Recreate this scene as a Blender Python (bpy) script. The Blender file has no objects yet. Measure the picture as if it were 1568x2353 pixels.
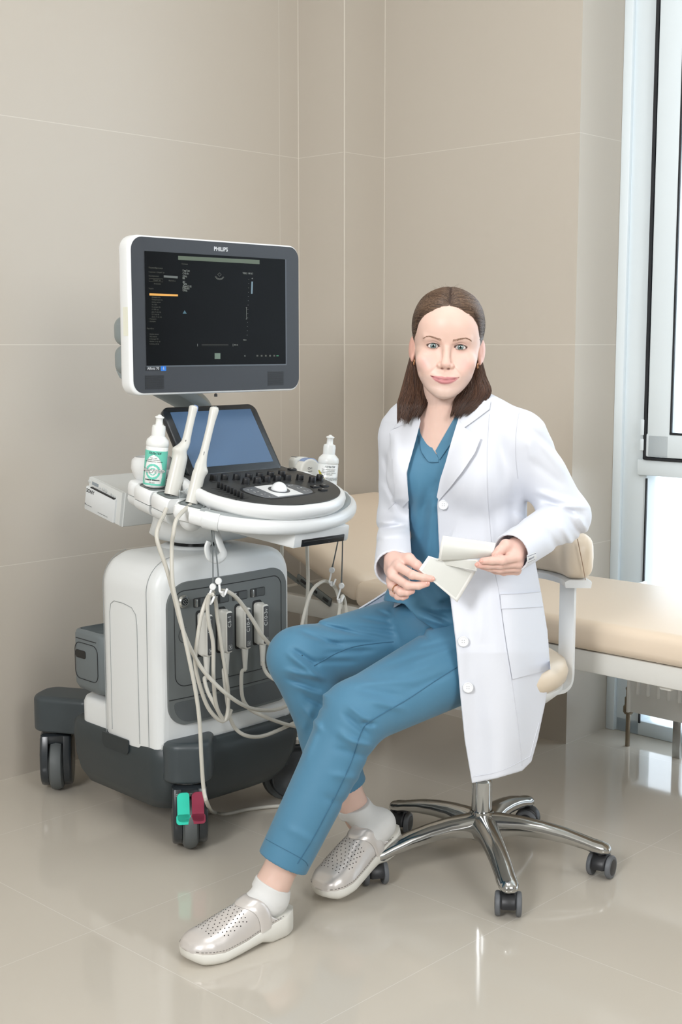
import bpy, bmesh, math, random
import numpy as np
from mathutils import Vector, Matrix
random.seed(7); RNG = np.random.default_rng(7)
S = bpy.context.scene
COL = S.collection

# ---------------------------------------------------------------- camera
FP, CX, CY, HC = 2970.0, 784.0, 1176.5, 1.2
TILT = math.atan(384.5/FP); cT, sT = math.cos(TILT), math.sin(TILT)
cam = bpy.data.objects.new('camera', bpy.data.cameras.new('camera')); COL.objects.link(cam)
cam.location = (0, 0, HC); cam.rotation_euler = (math.pi/2-TILT, 0, 0)
cam.data.sensor_fit = 'VERTICAL'; cam.data.sensor_height = 36.0
cam.data.lens = FP*36.0/2353.0; cam.data.clip_start = 0.05
S.camera = cam
S.view_settings.view_transform = 'Standard'; S.view_settings.look = 'None'
S.view_settings.gamma = 1.0; S.view_settings.use_curve_mapping = False
S.view_settings.exposure = 0.0

# ---------------------------------------------------------------- world and lights
w = bpy.data.worlds.new('overcast_sky'); S.world = w; w.use_nodes = True
bg = w.node_tree.nodes['Background']; bg.inputs[0].default_value = (0.80, 0.90, 1.0, 1); bg.inputs[1].default_value = 3.6
def area(name, loc, target, sx, sy, power, col=(1, 1, 1)):
    l = bpy.data.lights.new(name, 'AREA'); l.shape = 'RECTANGLE'; l.size = sx; l.size_y = sy; l.energy = power; l.color = col
    o = bpy.data.objects.new(name, l); COL.objects.link(o); o.location = loc
    o.rotation_euler = (Vector(target)-Vector(loc)).to_track_quat('-Z', 'Y').to_euler()
    return o
kl = area('studio_softbox', (-1.75, -1.0, 2.6), (0.40, 2.9, 1.0), 1.0, 1.0, 44, (0.985, 0.99, 1.0)); kl.data.spread = math.radians(110)
area('studio_fill_softbox', (1.9, -1.0, 2.35), (0.0, 3.4, 1.1), 1.3, 1.3, 58, (0.975, 0.985, 1.0))
area('ceiling_light_panel', (0.25, 2.3, 2.96), (0.25, 2.3, 0), 1.2, 1.2, 15, (0.98, 0.985, 1.0))

# ---------------------------------------------------------------- helpers
def ray(px, py):
    a = (px-CX)/FP; b = (CY-py)/FP
    return Vector((a, cT+b*sT, -sT+b*cT))
def at(px, py, Y):
    r = ray(px, py); t = Y/r.y; return Vector((r.x*t, Y, HC+r.z*t))
def atz(px, py, z):
    r = ray(px, py); t = (z-HC)/r.z; return Vector((r.x*t, r.y*t, z))
def atplane(px, py, q, n):
    r = ray(px, py); o = Vector((0, 0, HC)); n = Vector(n)
    return o+r*((Vector(q)-o).dot(n)/r.dot(n))
def lin(c):
    if isinstance(c, str):
        c = [int(c[i:i+2], 16) for i in (0, 2, 4)]
    c = [v/255.0 if max(c) > 1.001 else v for v in c]
    return tuple((v/12.92 if v <= 0.04045 else ((v+0.055)/1.055)**2.4) for v in c)+(1.0,)
MATS = {}
def mat(name, col, rough=0.5, metal=0.0, bump=0.0, bscale=200.0, spec=0.5, sub=0.0, trans=0.0, emit=0.0, coat=0.0, vcol=None, var=0.0, alpha=1.0, sheen=0.0, aniso=0.0, ior=1.5):
    if name in MATS: return MATS[name]
    m = bpy.data.materials.new(name); m.use_nodes = True; nt = m.node_tree; b = nt.nodes['Principled BSDF']
    b.inputs['Base Color'].default_value = lin(col); b.inputs['Roughness'].default_value = rough
    b.inputs['Metallic'].default_value = metal; b.inputs['Specular IOR Level'].default_value = spec
    b.inputs['Coat Weight'].default_value = coat; b.inputs['Transmission Weight'].default_value = trans; b.inputs['Alpha'].default_value = alpha
    b.inputs['Sheen Weight'].default_value = sheen; b.inputs['IOR'].default_value = ior
    if sub:
        b.inputs['Subsurface Weight'].default_value = sub; b.inputs['Subsurface Radius'].default_value = (1.0, 0.35, 0.2); b.inputs['Subsurface Scale'].default_value = 0.006
    if emit:
        b.inputs['Emission Color'].default_value = lin(col); b.inputs['Emission Strength'].default_value = emit
    tc = nt.nodes.new('ShaderNodeTexCoord')
    if bump:
        n = nt.nodes.new('ShaderNodeTexNoise'); n.inputs['Scale'].default_value = bscale; n.inputs['Detail'].default_value = 4
        nt.links.new(tc.outputs['Object'], n.inputs['Vector'])
        bp = nt.nodes.new('ShaderNodeBump'); bp.inputs['Strength'].default_value = bump; bp.inputs['Distance'].default_value = 0.001
        nt.links.new(n.outputs['Fac'], bp.inputs['Height']); nt.links.new(bp.outputs['Normal'], b.inputs['Normal'])
    if vcol:
        a = nt.nodes.new('ShaderNodeAttribute'); a.attribute_name = vcol
        nt.links.new(a.outputs['Color'], b.inputs['Base Color'])
    elif var:
        n2 = nt.nodes.new('ShaderNodeTexNoise'); n2.inputs['Scale'].default_value = 3.0; n2.inputs['Detail'].default_value = 6
        nt.links.new(tc.outputs['Object'], n2.inputs['Vector'])
        mx = nt.nodes.new('ShaderNodeMix'); mx.data_type = 'RGBA'
        c = lin(col); mx.inputs['A'].default_value = tuple(v*(1-var) for v in c[:3])+(1,); mx.inputs['B'].default_value = tuple(min(1, v*(1+var)) for v in c[:3])+(1,)
        nt.links.new(n2.outputs['Fac'], mx.inputs['Factor']); nt.links.new(mx.outputs['Result'], b.inputs['Base Color'])
    MATS[name] = m; return m
def tile_mat(name, col, grout, sx, sy, ox, oy, rough, wd=0.0010, axes='XZ', spec=0.5, var=0.03, coat=0.0, vs=1.2):
    m = bpy.data.materials.new(name); m.use_nodes = True; nt = m.node_tree; b = nt.nodes['Principled BSDF']
    b.inputs['Roughness'].default_value = rough; b.inputs['Specular IOR Level'].default_value = spec; b.inputs['Coat Weight'].default_value = coat
    tc = nt.nodes.new('ShaderNodeTexCoord'); sp = nt.nodes.new('ShaderNodeSeparateXYZ'); nt.links.new(tc.outputs['Object'], sp.inputs[0])
    def M(op, a, b_=None):
        n = nt.nodes.new('ShaderNodeMath'); n.operation = op
        for i, v in enumerate((a, b_)):
            if v is None: continue
            if hasattr(v, 'links'): nt.links.new(v, n.inputs[i])
            else: n.inputs[i].default_value = v
        return n.outputs[0]
    ms = []
    for ax, s, o in ((axes[0], sx, ox), (axes[1], sy, oy)):
        v = M('DIVIDE', M('SUBTRACT', sp.outputs[ax], o), s)
        fr = M('ABSOLUTE', M('SUBTRACT', M('FRACT', M('ADD', v, 0.5)), 0.5))
        ms.append(M('LESS_THAN', fr, wd/s))
    mk_ = M('MAXIMUM', ms[0], ms[1])
    n = nt.nodes.new('ShaderNodeTexNoise'); n.inputs['Scale'].default_value = vs; n.inputs['Detail'].default_value = 8
    nt.links.new(tc.outputs['Object'], n.inputs['Vector'])
    c = lin(col); mx = nt.nodes.new('ShaderNodeMix'); mx.data_type = 'RGBA'
    mx.inputs['A'].default_value = tuple(v*(1-var) for v in c[:3])+(1,); mx.inputs['B'].default_value = tuple(v*(1+var) for v in c[:3])+(1,)
    nt.links.new(n.outputs['Fac'], mx.inputs['Factor'])
    m2 = nt.nodes.new('ShaderNodeMix'); m2.data_type = 'RGBA'; nt.links.new(mk_, m2.inputs['Factor']); nt.links.new(mx.outputs['Result'], m2.inputs['A'])
    m2.inputs['B'].default_value = lin(grout); nt.links.new(m2.outputs['Result'], b.inputs['Base Color'])
    bp = nt.nodes.new('ShaderNodeBump'); bp.inputs['Strength'].default_value = 0.25; bp.inputs['Distance'].default_value = 0.0006; bp.invert = True
    nt.links.new(mk_, bp.inputs['Height']); nt.links.new(bp.outputs['Normal'], b.inputs['Normal'])
    return m

def rrect(x0, y0, x1, y1, r, n=6):
    """rounded rectangle, counter clockwise; r may be one radius or four (bl, br, tr, tl)"""
    if not isinstance(r, (tuple, list)): r = (r,)*4
    out = []
    for (cx, cy, rr, a0) in ((x0+r[0], y0+r[0], r[0], math.pi), (x1-r[1], y0+r[1], r[1], 1.5*math.pi), (x1-r[2], y1-r[2], r[2], 0), (x0+r[3], y1-r[3], r[3], math.pi/2)):
        for i in range(n+1):
            a = a0+math.pi/2*i/n; out.append((cx+rr*math.cos(a), cy+rr*math.sin(a)))
    return out
def crom(pts, n=8, closed=False):
    P = [Vector(p) for p in pts]; out = []; N = len(P)
    rng_ = range(N if closed else N-1)
    for i in rng_:
        p0 = P[(i-1) % N] if (closed or i > 0) else P[0]*2-P[1]
        p1 = P[i]; p2 = P[(i+1) % N]
        p3 = P[(i+2) % N] if (closed or i+2 < N) else P[-1]*2-P[-2]
        for k in range(n):
            t = k/n
            out.append(0.5*((2*p1)+(p2-p0)*t+(2*p0-5*p1+4*p2-p3)*t*t+(3*p1-p0-3*p2+p3)*t**3))
    if not closed: out.append(P[-1])
    return out
class MB:
    def __init__(s): s.v = []; s.f = []; s.sharp = []
    def add(s, V, Fc):
        o = len(s.v); s.v += [tuple(p) for p in V]; s.f += [tuple(i+o for i in f) for f in Fc]; return s
    def bm(s, bm, M=None):
        bm.verts.ensure_lookup_table(); bm.verts.index_update()
        V = [(M @ v.co if M else v.co) for v in bm.verts]; Fc = [[v.index for v in f.verts] for f in bm.faces]
        s.add(V, Fc); bm.free(); return s
    def box(s, c, size, R=None, bev=0.0, seg=2):
        bm = bmesh.new(); bmesh.ops.create_cube(bm, size=1.0)
        for v in bm.verts: v.co = Vector((v.co.x*size[0], v.co.y*size[1], v.co.z*size[2]))
        if bev: bmesh.ops.bevel(bm, geom=bm.edges[:], offset=bev, segments=seg, profile=0.5, affect='EDGES')
        M = Matrix.Translation(Vector(c)) @ (R.to_4x4() if R is not None else Matrix.Identity(4))
        return s.bm(bm, M)
    def prism(s, poly, z0, z1, M=None, bev=0.0, seg=2, bev0=0.0):
        """polygon in xy, extruded z0..z1; bev rounds the z1 rim, bev0 the z0 rim"""
        N = len(poly); P = [Vector((p[0], p[1], 0)) for p in poly]
        def inset(d):
            out = []
            for i in range(N):
                a, b, c = P[i-1], P[i], P[(i+1) % N]
                e1 = (b-a); e2 = (c-b)
                n1 = Vector((-e1.y, e1.x, 0)); n2 = Vector((-e2.y, e2.x, 0))
                if n1.length < 1e-9: n1 = n2
                if n2.length < 1e-9: n2 = n1
                n = (n1.normalized()+n2.normalized())
                if n.length < 1e-6: n = n1
                n.normalize(); q = max(0.5, n.dot(n1.normalized())); out.append(b+n*(d/q))
            return out
        ars = sum(P[i].x*P[(i+1) % N].y-P[(i+1) % N].x*P[i].y for i in range(N))
        if ars < 0: P.reverse()
        rings = []
        if bev0:
            for k in range(seg+1):
                a = math.pi/2*k/seg; rings.append((bev0*(1-math.sin(a)), z0+bev0*(1-math.cos(a)) if False else z0+bev0*(1-math.cos(a))))
        else: rings.append((0, z0))
        if bev:
            for k in range(seg+1):
                a = math.pi/2*k/seg; rings.append((bev*(1-math.cos(a)), z1-bev+bev*math.sin(a)))
        else: rings.append((0, z1))
        V = []
        for d, z in rings:
            for p in (inset(d) if d > 1e-9 else P): V.append(Vector((p.x, p.y, z)))
        F_ = []
        for k in range(len(rings)-1):
            for i in range(N):
                j = (i+1) % N; F_.append((k*N+i, k*N+j, (k+1)*N+j, (k+1)*N+i))
        F_.append(tuple(range(N-1, -1, -1))); F_.append(tuple((len(rings)-1)*N+i for i in range(N)))
        if M is not None: V = [M @ v for v in V]
        return s.add(V, F_)
    def lathe(s, prof, M=None, n=24, cap=True):
        V = []; F_ = []; K = len(prof)
        for (r, z) in prof:
            for i in range(n):
                a = 2*math.pi*i/n; V.append(Vector((r*math.cos(a), r*math.sin(a), z)))
        for k in range(K-1):
            for i in range(n):
                j = (i+1) % n; F_.append((k*n+i, k*n+j, (k+1)*n+j, (k+1)*n+i))
        if cap: F_.append(tuple(range(n-1, -1, -1))); F_.append(tuple((K-1)*n+i for i in range(n)))
        if M is not None: V = [M @ v for v in V]
        return s.add(V, F_)
    def cyl(s, p0, p1, r0, r1=None, n=20):
        p0 = Vector(p0); p1 = Vector(p1); d = p1-p0
        M = Matrix.Translation(p0) @ d.to_track_quat('Z', 'Y').to_matrix().to_4x4()
        return s.lathe([(r0, 0), (r1 if r1 is not None else r0, d.length)], M, n)
    def tube(s, pts, r, n=10, closed=False, sec=None, up=(0, 0, 1), cap=True):
        """sweep a circle (or the 2D section sec) along points; r scalar or list"""
        P = [Vector(p) for p in pts]; N = len(P); V = []; F_ = []
        T = []
        for i in range(N):
            a = P[i-1] if (closed or i > 0) else P[0]; b = P[(i+1) % N] if (closed or i < N-1) else P[-1]
            T.append((b-a).normalized())
        if sec is None: sec = [(math.cos(2*math.pi*i/n), math.sin(2*math.pi*i/n)) for i in range(n)]
        n = len(sec); u = Vector(up)
        if abs(u.dot(T[0])) > 0.95 and up == (0, 0, 1): u = Vector((1, 0, 0))
        x = (u-T[0]*u.dot(T[0])).normalized()
        for i in range(N):
            if len(sec) and up != (0, 0, 1): x = (u-T[i]*u.dot(T[i])).normalized()
            else:
                x = (x-T[i]*x.dot(T[i])).normalized()
            y = T[i].cross(x); rr = r[i] if isinstance(r, (list, tuple, np.ndarray)) else r
            rx, ry = rr if isinstance(rr, (list, tuple)) else (rr, rr)
            for (a, b) in sec: V.append(P[i]+x*a*rx+y*b*ry)
        for i in range(N if closed else N-1):
            i2 = (i+1) % N
            for k in range(n):
                k2 = (k+1) % n; F_.append((i*n+k, i*n+k2, i2*n+k2, i2*n+k))
        if not closed and cap: F_.append(tuple(range(n-1, -1, -1))); F_.append(tuple((N-1)*n+k for k in range(n)))
        return s.add(V, F_)
    def loft(s, rings, closed=True, cap=True):
        n = len(rings[0]); V = [Vector(p) for rg in rings for p in rg]; F_ = []
        for i in range(len(rings)-1):
            for k in range(n if closed else n-1):
                k2 = (k+1) % n; F_.append((i*n+k, i*n+k2, (i+1)*n+k2, (i+1)*n+k))
        if closed and cap: F_.append(tuple(range(n-1, -1, -1))); F_.append(tuple((len(rings)-1)*n+k for k in range(n)))
        return s.add(V, F_)
    def ball(s, c, r, M=None, n=20):
        if not isinstance(r, (tuple, list)): r = (r, r, r)
        prof = []; K = n//2; V = []; F_ = []
        for k in range(K+1):
            a = -math.pi/2+math.pi*k/K
            for i in range(n):
                b = 2*math.pi*i/n; p = Vector((r[0]*math.cos(a)*math.cos(b), r[1]*math.cos(a)*math.sin(b), r[2]*math.sin(a)))
                if M is not None: p = M @ p
                V.append(p+Vector(c))
        for k in range(K):
            for i in range(n):
                j = (i+1) % n; F_.append((k*n+i, k*n+j, (k+1)*n+j, (k+1)*n+i))
        return s.add(V, F_)
    def text(s, t, size, M, align='CENTER', ext=0.0002, shear=0.0, bold=0.0):
        c = bpy.data.curves.new('t', 'FONT'); c.body = t; c.size = size; c.align_x = align; c.align_y = 'CENTER'; c.extrude = ext; c.shear = shear; c.offset = bold
        c.resolution_u = 3
        o = bpy.data.objects.new('t', c); COL.objects.link(o); dg = bpy.context.evaluated_depsgraph_get()
        me = bpy.data.meshes.new_from_object(o.evaluated_get(dg))
        s.add([M @ v.co for v in me.vertices], [tuple(p.vertices) for p in me.polygons])
        bpy.data.objects.remove(o); bpy.data.curves.remove(c); bpy.data.meshes.remove(me); return s
WM = {}
def props(o, label=None, cat=None, group=None, kind=None):
    if label: o['label'] = label
    if cat: o['category'] = cat
    if group: o['group'] = group
    if kind: o['kind'] = kind
    return o
def empty(name, loc, rz=0.0, label=None, cat=None, group=None):
    o = bpy.data.objects.new(name, None); COL.objects.link(o); o.location = loc; o.rotation_euler = (0, 0, rz); o.empty_display_size = 0.05
    WM[o.name] = Matrix.Translation(Vector(loc)) @ Matrix.Rotation(rz, 4, 'Z')
    return props(o, label, cat, group)
def mk(name, b, m, parent=None, world=False, smooth=35, mods=None, **kw):
    """link an MB as ONE mesh object; world=True: its vertices are in world coordinates"""
    me = bpy.data.meshes.new(name); me.from_pydata([tuple(v) for v in b.v], [], b.f); me.update()
    bm = bmesh.new(); bm.from_mesh(me); bmesh.ops.recalc_face_normals(bm, faces=bm.faces[:]); bm.to_mesh(me); bm.free()
    o = bpy.data.objects.new(name, me); COL.objects.link(o)
    me.materials.append(m)
    if parent is not None:
        o.parent = parent; W = WM[parent.name]; WM[o.name] = W
        if world: me.transform(W.inverted())
    else: WM[o.name] = Matrix.Identity(4)
    if smooth is not None:
        me.polygons.foreach_set('use_smooth', [True]*len(me.polygons))
        if smooth < 180: me.set_sharp_from_angle(angle=math.radians(smooth))
    return props(o, kw.get('label'), kw.get('cat'), kw.get('group'), kw.get('kind'))
def base_on(o, p):
    """move a top-level mesh's origin to p without moving the mesh"""
    o.data.transform(Matrix.Translation(-Vector(p))); o.location = p; WM[o.name] = Matrix.Translation(Vector(p)); return o
def copy_tree(o, parent=None):
    c = o.copy(); COL.objects.link(c)
    if parent is not None: c.parent = parent
    for ch in [x for x in o.children]: copy_tree(ch, c)
    return c
# ---------------------------------------------------------------- the room
U = Vector((0.688, 0.725, 0)).normalized(); V = Vector((U.y, -U.x, 0))
CB = Vector((-0.138, 4.310, 0)); CC = CB+V*0.205; CD = CC+U*0.190; CE = CD+V*0.745; CF = CE+U*0.232
RH = 2.98
def wallseg(name, a, b, m, z0=0.0, z1=RH, th=0.1, side=1):
    """a wall slab from a to b, its visible face on the line a-b, its body behind it"""
    d = (b-a); L = d.length; ang = math.atan2(d.y, d.x)
    mb = MB().box((L/2, th/2*side, (z0+z1)/2), (L, th, z1-z0))
    o = mk(name, mb, m, smooth=None, kind='structure'); o.location = a; o.rotation_euler = (0, 0, ang); return o
WC = (192, 184, 172); GC = (208, 202, 191)
PL = tile_mat('taupe_wall_tile', WC, GC, 1.2, 0.6, 3.0-0.085, 0.0, 0.33)
PS = tile_mat('taupe_corner_tile', WC, GC, 4.0, 0.6, 2.0, 0.0, 0.33)
wallseg('wall_left', CB-U*3.0, CB, PL)
def wallprism(name, pts):
    mk(name, MB().prism([(p.x, p.y) for p in pts], 0, RH), PS, smooth=None, kind='structure')
wallprism('wall_pilaster', [CB, CC, CD, CB+U*0.19])
wallprism('wall_back', [CD, CE, CF, CF+U*0.12, CD+U*0.12-V*0.205, CD-V*0.205])
def trimline(name, p, mw=0.0016):
    o = mk(name, MB().box((0, 0, RH/2), (mw*2, mw*2, RH)), mat('tile_edge_trim', (218, 212, 200), 0.35), smooth=None, kind='structure'); o.location = p; o.rotation_euler = (0, 0, math.atan2(U.y, U.x))
for i, p in enumerate((CB, CC, CD)): trimline('trim_%d' % (i+1), p)
fm = tile_mat('polished_floor_tile', (200, 193, 181), (214, 209, 200), 0.6, 0.6, 0.0, 0.0, 0.08, wd=0.0009, axes='XY', spec=0.55, var=0.04, vs=2.0)
g0 = CB+U*(-0.345)+V*0.95
fl = mk('floor', MB().box((0, 0, -0.05), (9, 9, 0.1)), fm, smooth=None, kind='structure'); fl.location = (g0.x, g0.y, 0); fl.rotation_euler = (0, 0, math.atan2(U.y, U.x))
pw = mat('plain_warm_wall', (178, 174, 168), 0.6)
# window wall with its opening starts at CF and runs along V
WL = 2.1
R0 = CF+V*WL
wallseg('wall_window', R0, R0+V*1.2, pw)
ce = mk('ceiling', MB().box((0, 1.2, RH+0.05), (8, 8, 0.1)), mat('white_ceiling', (236, 235, 230), 0.7), smooth=None, kind='structure')
A0 = CB-U*3.0
bk = Vector((-2.6, -1.3, 0)); 
wallseg('wall_left_rear', Vector((-2.3, -1.5, 0)), Vector((-2.3, 2.1, 0)), pw, side=1)
wallseg('wall_rear', Vector((3.4, -1.5, 0)), Vector((-2.3, -1.5, 0)), pw, side=1)
wallseg('wall_right', R0+V*1.2, Vector((3.4, -1.5, 0)), pw, side=1)
# window: coordinates along V from CF (a), outward along U (d)
WMat = Matrix.Translation(CF) @ Matrix.Rotation(math.atan2(V.y, V.x), 4, 'Z')   # local x = V, local y = outward (U), z up
white = mat('white_window_plastic', (228, 238, 243), 0.28)
gask = mat('black_window_gasket', (30, 33, 38), 0.5)
glass = mat('window_glass', (250, 253, 255), 0.02, trans=1.0, ior=1.02)
wn = empty('window_1', CF, math.atan2(V.y, V.x)); wn['kind'] = 'structure'
fr = MB()
fr.box((0.015, -0.002, RH/2), (0.030, 0.02, RH), bev=0.003)
fr.box((0.071, 0.035, RH/2), (0.084, 0.07, RH), bev=0.004)
fr.box((WL-0.05, 0.045, RH/2), (0.1, 0.07, RH), bev=0.004)
fr.box((WL/2, 0.035, 0.023), (WL, 0.07, 0.046), bev=0.004)
fr.box((WL/2, 0.045, RH-0.08), (WL, 0.07, 0.16), bev=0.004)
fr.box((WL/2+0.045, 0.03, 0.834), (WL-0.09, 0.10, 0.048), bev=0.005)
fr.box((1.15, 0.045, RH/2), (0.09, 0.07, RH), bev=0.004)
mk('window_frame', fr, white, wn)
gs = MB(); gs.box((0.1180, -0.0135, (RH+0.86)/2), (0.010, 0.027, RH-0.86)); gs.box((0.61, -0.0135, 0.862), (0.99, 0.027, 0.007)); gs.box((0.1150, -0.003, 0.42), (0.005, 0.006, 0.76))
mk('window_gasket', gs, gask, wn)
sa = MB(); zz = 0.866
for (c, s_) in (((0.163, -0.002, (RH-0.1+zz)/2), (0.078, 0.05, RH-0.1-zz)), ((1.06, -0.002, (RH-0.1+zz)/2), (0.078, 0.05, RH-0.1-zz)), ((0.61, -0.002, zz+0.036), (0.98, 0.05, 0.072)), ((0.61, -0.002, RH-0.14), (0.98, 0.05, 0.084))): sa.box(c, s_, bev=0.007)
mk('window_sash', sa, white, wn)
g2 = MB(); g2.box((0.2035, -0.0245, (RH-0.18+0.94)/2), (0.006, 0.006, RH-0.18-0.938)); g2.box((0.61, -0.0245, 0.940), (0.82, 0.006, 0.006))
mk('glazing_seal', g2, gask, wn)
hg = MB(); hg.box((0.109, -0.014, 0.955), (0.013, 0.03, 0.048), bev=0.003); hg.box((0.109, -0.014, 0.903), (0.013, 0.03, 0.036), bev=0.003)
mk('window_hinge', hg, white, wn)
gl = MB(); gl.box((0.61, 0.0, 1.92), (0.83, 0.008, 1.96)); gl.box((0.61, 0.05, 0.43), (0.99, 0.008, 0.77)); gl.box((1.6, 0.05, 1.45), (0.85, 0.008, 2.8))
mk('window_pane', gl, glass, wn)

# ---------------------------------------------------------------- radiator
rz = math.atan2(V.y, V.x)
rp = CF-U*0.14+V*0.16
rad = empty('radiator', rp, rz, 'white fluted panel radiator standing under the window behind the couch', 'radiator')
rw = mat('white_radiator_enamel', (244, 245, 243), 0.3)
pn = MB(); z0, z1, Lr = 0.113, 0.50, 1.1
pn.box((Lr/2, 0.004, (z0+z1)/2), (Lr, 0.010, z1-z0), bev=0.004)
for i in range(26):
    xx = 0.028+i*0.034
    pn.box((xx, -0.003, (z0+z1)/2+0.01), (0.013, 0.014, z1-z0-0.095), bev=0.006)
mk('front_panel', pn, rw, rad)
sp_ = MB().box((0.0, 0.03, (z0+z1)/2), (0.008, 0.085, z1-z0), bev=0.002); sp_.box((Lr/2, 0.065, (z0+z1)/2), (Lr, 0.008, z1-z0-0.03), bev=0.003)
mk('side_cover', sp_, rw, rad)
nick = mat('aged_nickel', (140, 128, 112), 0.35, 0.9, bump=0.3)
vb = MB(); vb.cyl((-0.015, 0.02, 0.0), (-0.015, 0.02, 0.13), 0.007); vb.lathe([(0.012, 0.10), (0.016, 0.106), (0.016, 0.122), (0.012, 0.128), (0.012, 0.15), (0.0085, 0.153), (0.0085, 0.172), (0.010, 0.176), (0.010, 0.181)], Matrix.Translation((-0.015, 0.02, 0)), 12); vb.cyl((-0.015, 0.02, 0.14), (0.02, 0.02, 0.14), 0.007)
mk('valve_pipe', vb, nick, rad)
for x_ in (0.150, 0.95):
    lg = MB().box((x_, 0.02, 0.058), (0.026, 0.014, 0.117), bev=0.002); mk('leg', lg, mat('worn_chrome', (190, 192, 192), 0.22, 0.9), rad)

# ---------------------------------------------------------------- examination couch
crm = mat('cream_vinyl', (230, 212, 190), 0.42, bump=0.08, bscale=900, sheen=0.1)
cw_ = mat('white_couch_enamel', (222, 221, 215), 0.3)
f0 = atz(1264, 1478, 0.475); bed0 = Vector((f0.x, f0.y, 0))
couch = empty('examination_couch', bed0, rz, 'cream vinyl examination couch with raised head end along the wall behind the woman', 'couch')
BWd, LB, hx = 0.55, 2.0, -0.66      # width (local +y = U), flat part from hx to LB
mt = MB(); mt.box(((hx+LB)/2, BWd/2, 0.508), (LB-hx, BWd, 0.075), bev=0.024, seg=4); mk('mattress', mt, crm, couch)
ha = math.radians(22.5); hR = Matrix.Rotation(ha, 3, 'Y')
hl = 0.47; hc = Vector((hx-hl/2*math.cos(ha)+0.018, BWd/2, 0.478+hl/2*math.sin(ha)+0.036))
mk('head_section', MB().box(hc, (hl, BWd, 0.085), R=hR, bev=0.032, seg=5), crm, couch)
fm_ = MB(); fm_.box(((hx+LB)/2-0.20, 0.03, 0.443), (LB-hx+0.42, 0.03, 0.052), bev=0.003); fm_.box(((hx+LB)/2-0.2, BWd-0.03, 0.437), (LB-hx+0.42, 0.03, 0.062), bev=0.003)
for xx in (hx-0.38, 0.3, LB-0.05): fm_.box((xx, BWd/2, 0.437), (0.03, BWd-0.06, 0.062), bev=0.003)
mk('frame', fm_, cw_, couch)
br = MB(); dk = mat('dark_steel', (120, 126, 126), 0.45, 0.5)
for yy in (0.012,): br.box((hx-0.165, yy, 0.497), (0.15, 0.004, 0.026), R=hR, bev=0.003); br.box((hx-0.27, yy, 0.53), (0.10, 0.004, 0.012), R=hR)
mk('tilt_bracket', br, dk, couch, label='dark steel notched tilt bracket')
for k in range(3):
    nt_ = MB().box((hx-0.115-0.045*k, 0.0085, 0.476+0.02*k), (0.022, 0.003, 0.008), R=hR, bev=0.001)
    mk('bracket_notch', nt_, mat('notch_black', (28, 30, 32), 0.5), couch)
for (lx, ly) in ((-1.0, 0.03), (LB-0.1, 0.03), (-1.0, BWd-0.03), (LB-0.1, BWd-0.03)):
    mk('leg', MB().box((lx, ly, 0.203), (0.035, 0.03, 0.406), bev=0.004), cw_, couch)
# ---------------------------------------------------------------- ultrasound machine (local x across its front, y into depth, z up)
mrz = math.atan2(0.700, 0.714)
M0 = Vector((-0.367, 3.0, 0.0))
us = empty('ultrasound_machine', M0, mrz, 'white and grey trolley ultrasound machine with large monitor beside the seated woman', 'ultrasound machine')
Mw = WM['ultrasound_machine']
MWH = mat('machine_white', (226, 229, 229), 0.36, bump=0.03, bscale=900)
MW2 = mat('handle_white', (236, 238, 238), 0.28)
MGR = mat('machine_grey', (104, 109, 109), 0.5, bump=0.05, bscale=1200)
MG2 = mat('grey_bin', (106, 114, 117), 0.45, bump=0.05, bscale=1200)
MDK = mat('charcoal_base', (50, 58, 61), 0.42, bump=0.06, bscale=900)
MARM = mat('arm_grey', (138, 147, 148), 0.4)
MBLK = mat('bezel_charcoal', (48, 51, 56), 0.5, bump=0.04, bscale=1500)
SCR = mat('dark_display', (10, 11, 12), 0.3, spec=0.08)
BLK = mat('soft_black', (22, 23, 25), 0.42)
GRV = mat('panel_gap', (60, 64, 66), 0.6)
TYR = mat('grey_tyre', (92, 97, 98), 0.55)
CHR = mat('chrome', (205, 208, 210), 0.08, 1.0)
RUB = mat('cable_ivory', (205, 202, 192), 0.42)
def I4(): return Matrix.Identity(4)
# body: loft of rounded outlines, wider at the bottom back, crowned at the top
def xs(z):  # outline of the housing at height z, side faces bow out a little
    t = max(0.0, (z-0.60)/0.10); k = 0.0
    return t
body = MB(); rings = []
def outline(x0, x1, y0, y1, r, bow, n=8):
    pts = rrect(x0, y0, x1, y1, r, n)
    cx = (x0+x1)/2; cy = (y0+y1)/2; out = []
    for (x, y) in pts:
        yy = y-bow*(1-((x-cx)/((x1-x0)/2))**2)*(1 if y < cy else -0.3)
        xx = x+bow*0.9*(1-((y-cy)/((y1-y0)/2))**2)*(1 if x > cx else -1)
        out.append((xx, yy))
    return out
bd0 = MB().prism(rrect(-0.073, 0.235, 0.348, 0.699, (0.006, 0.006, 0.080, 0.080), 10), -0.262, -0.006, Matrix(((1, 0, 0, 0), (0, 0, -1, 0), (0, 1, 0, 0), (0, 0, 0, 1))), bev=0.026, bev0=0.05, seg=6)
bmh = bmesh.new(); vsh = [bmh.verts.new(v) for v in bd0.v]
for f_ in bd0.f: bmh.faces.new([vsh[i] for i in f_])
for v0, v1, ax_ in ((-0.06, 0.34, 0), (0.02, 0.25, 1)):
    for t_ in np.linspace(v0, v1, 14):
        bmesh.ops.bisect_plane(bmh, geom=bmh.verts[:]+bmh.edges[:]+bmh.faces[:], plane_co=(t_ if ax_ == 0 else 0, t_ if ax_ == 1 else 0, 0), plane_no=(1-ax_, ax_, 0))
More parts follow.
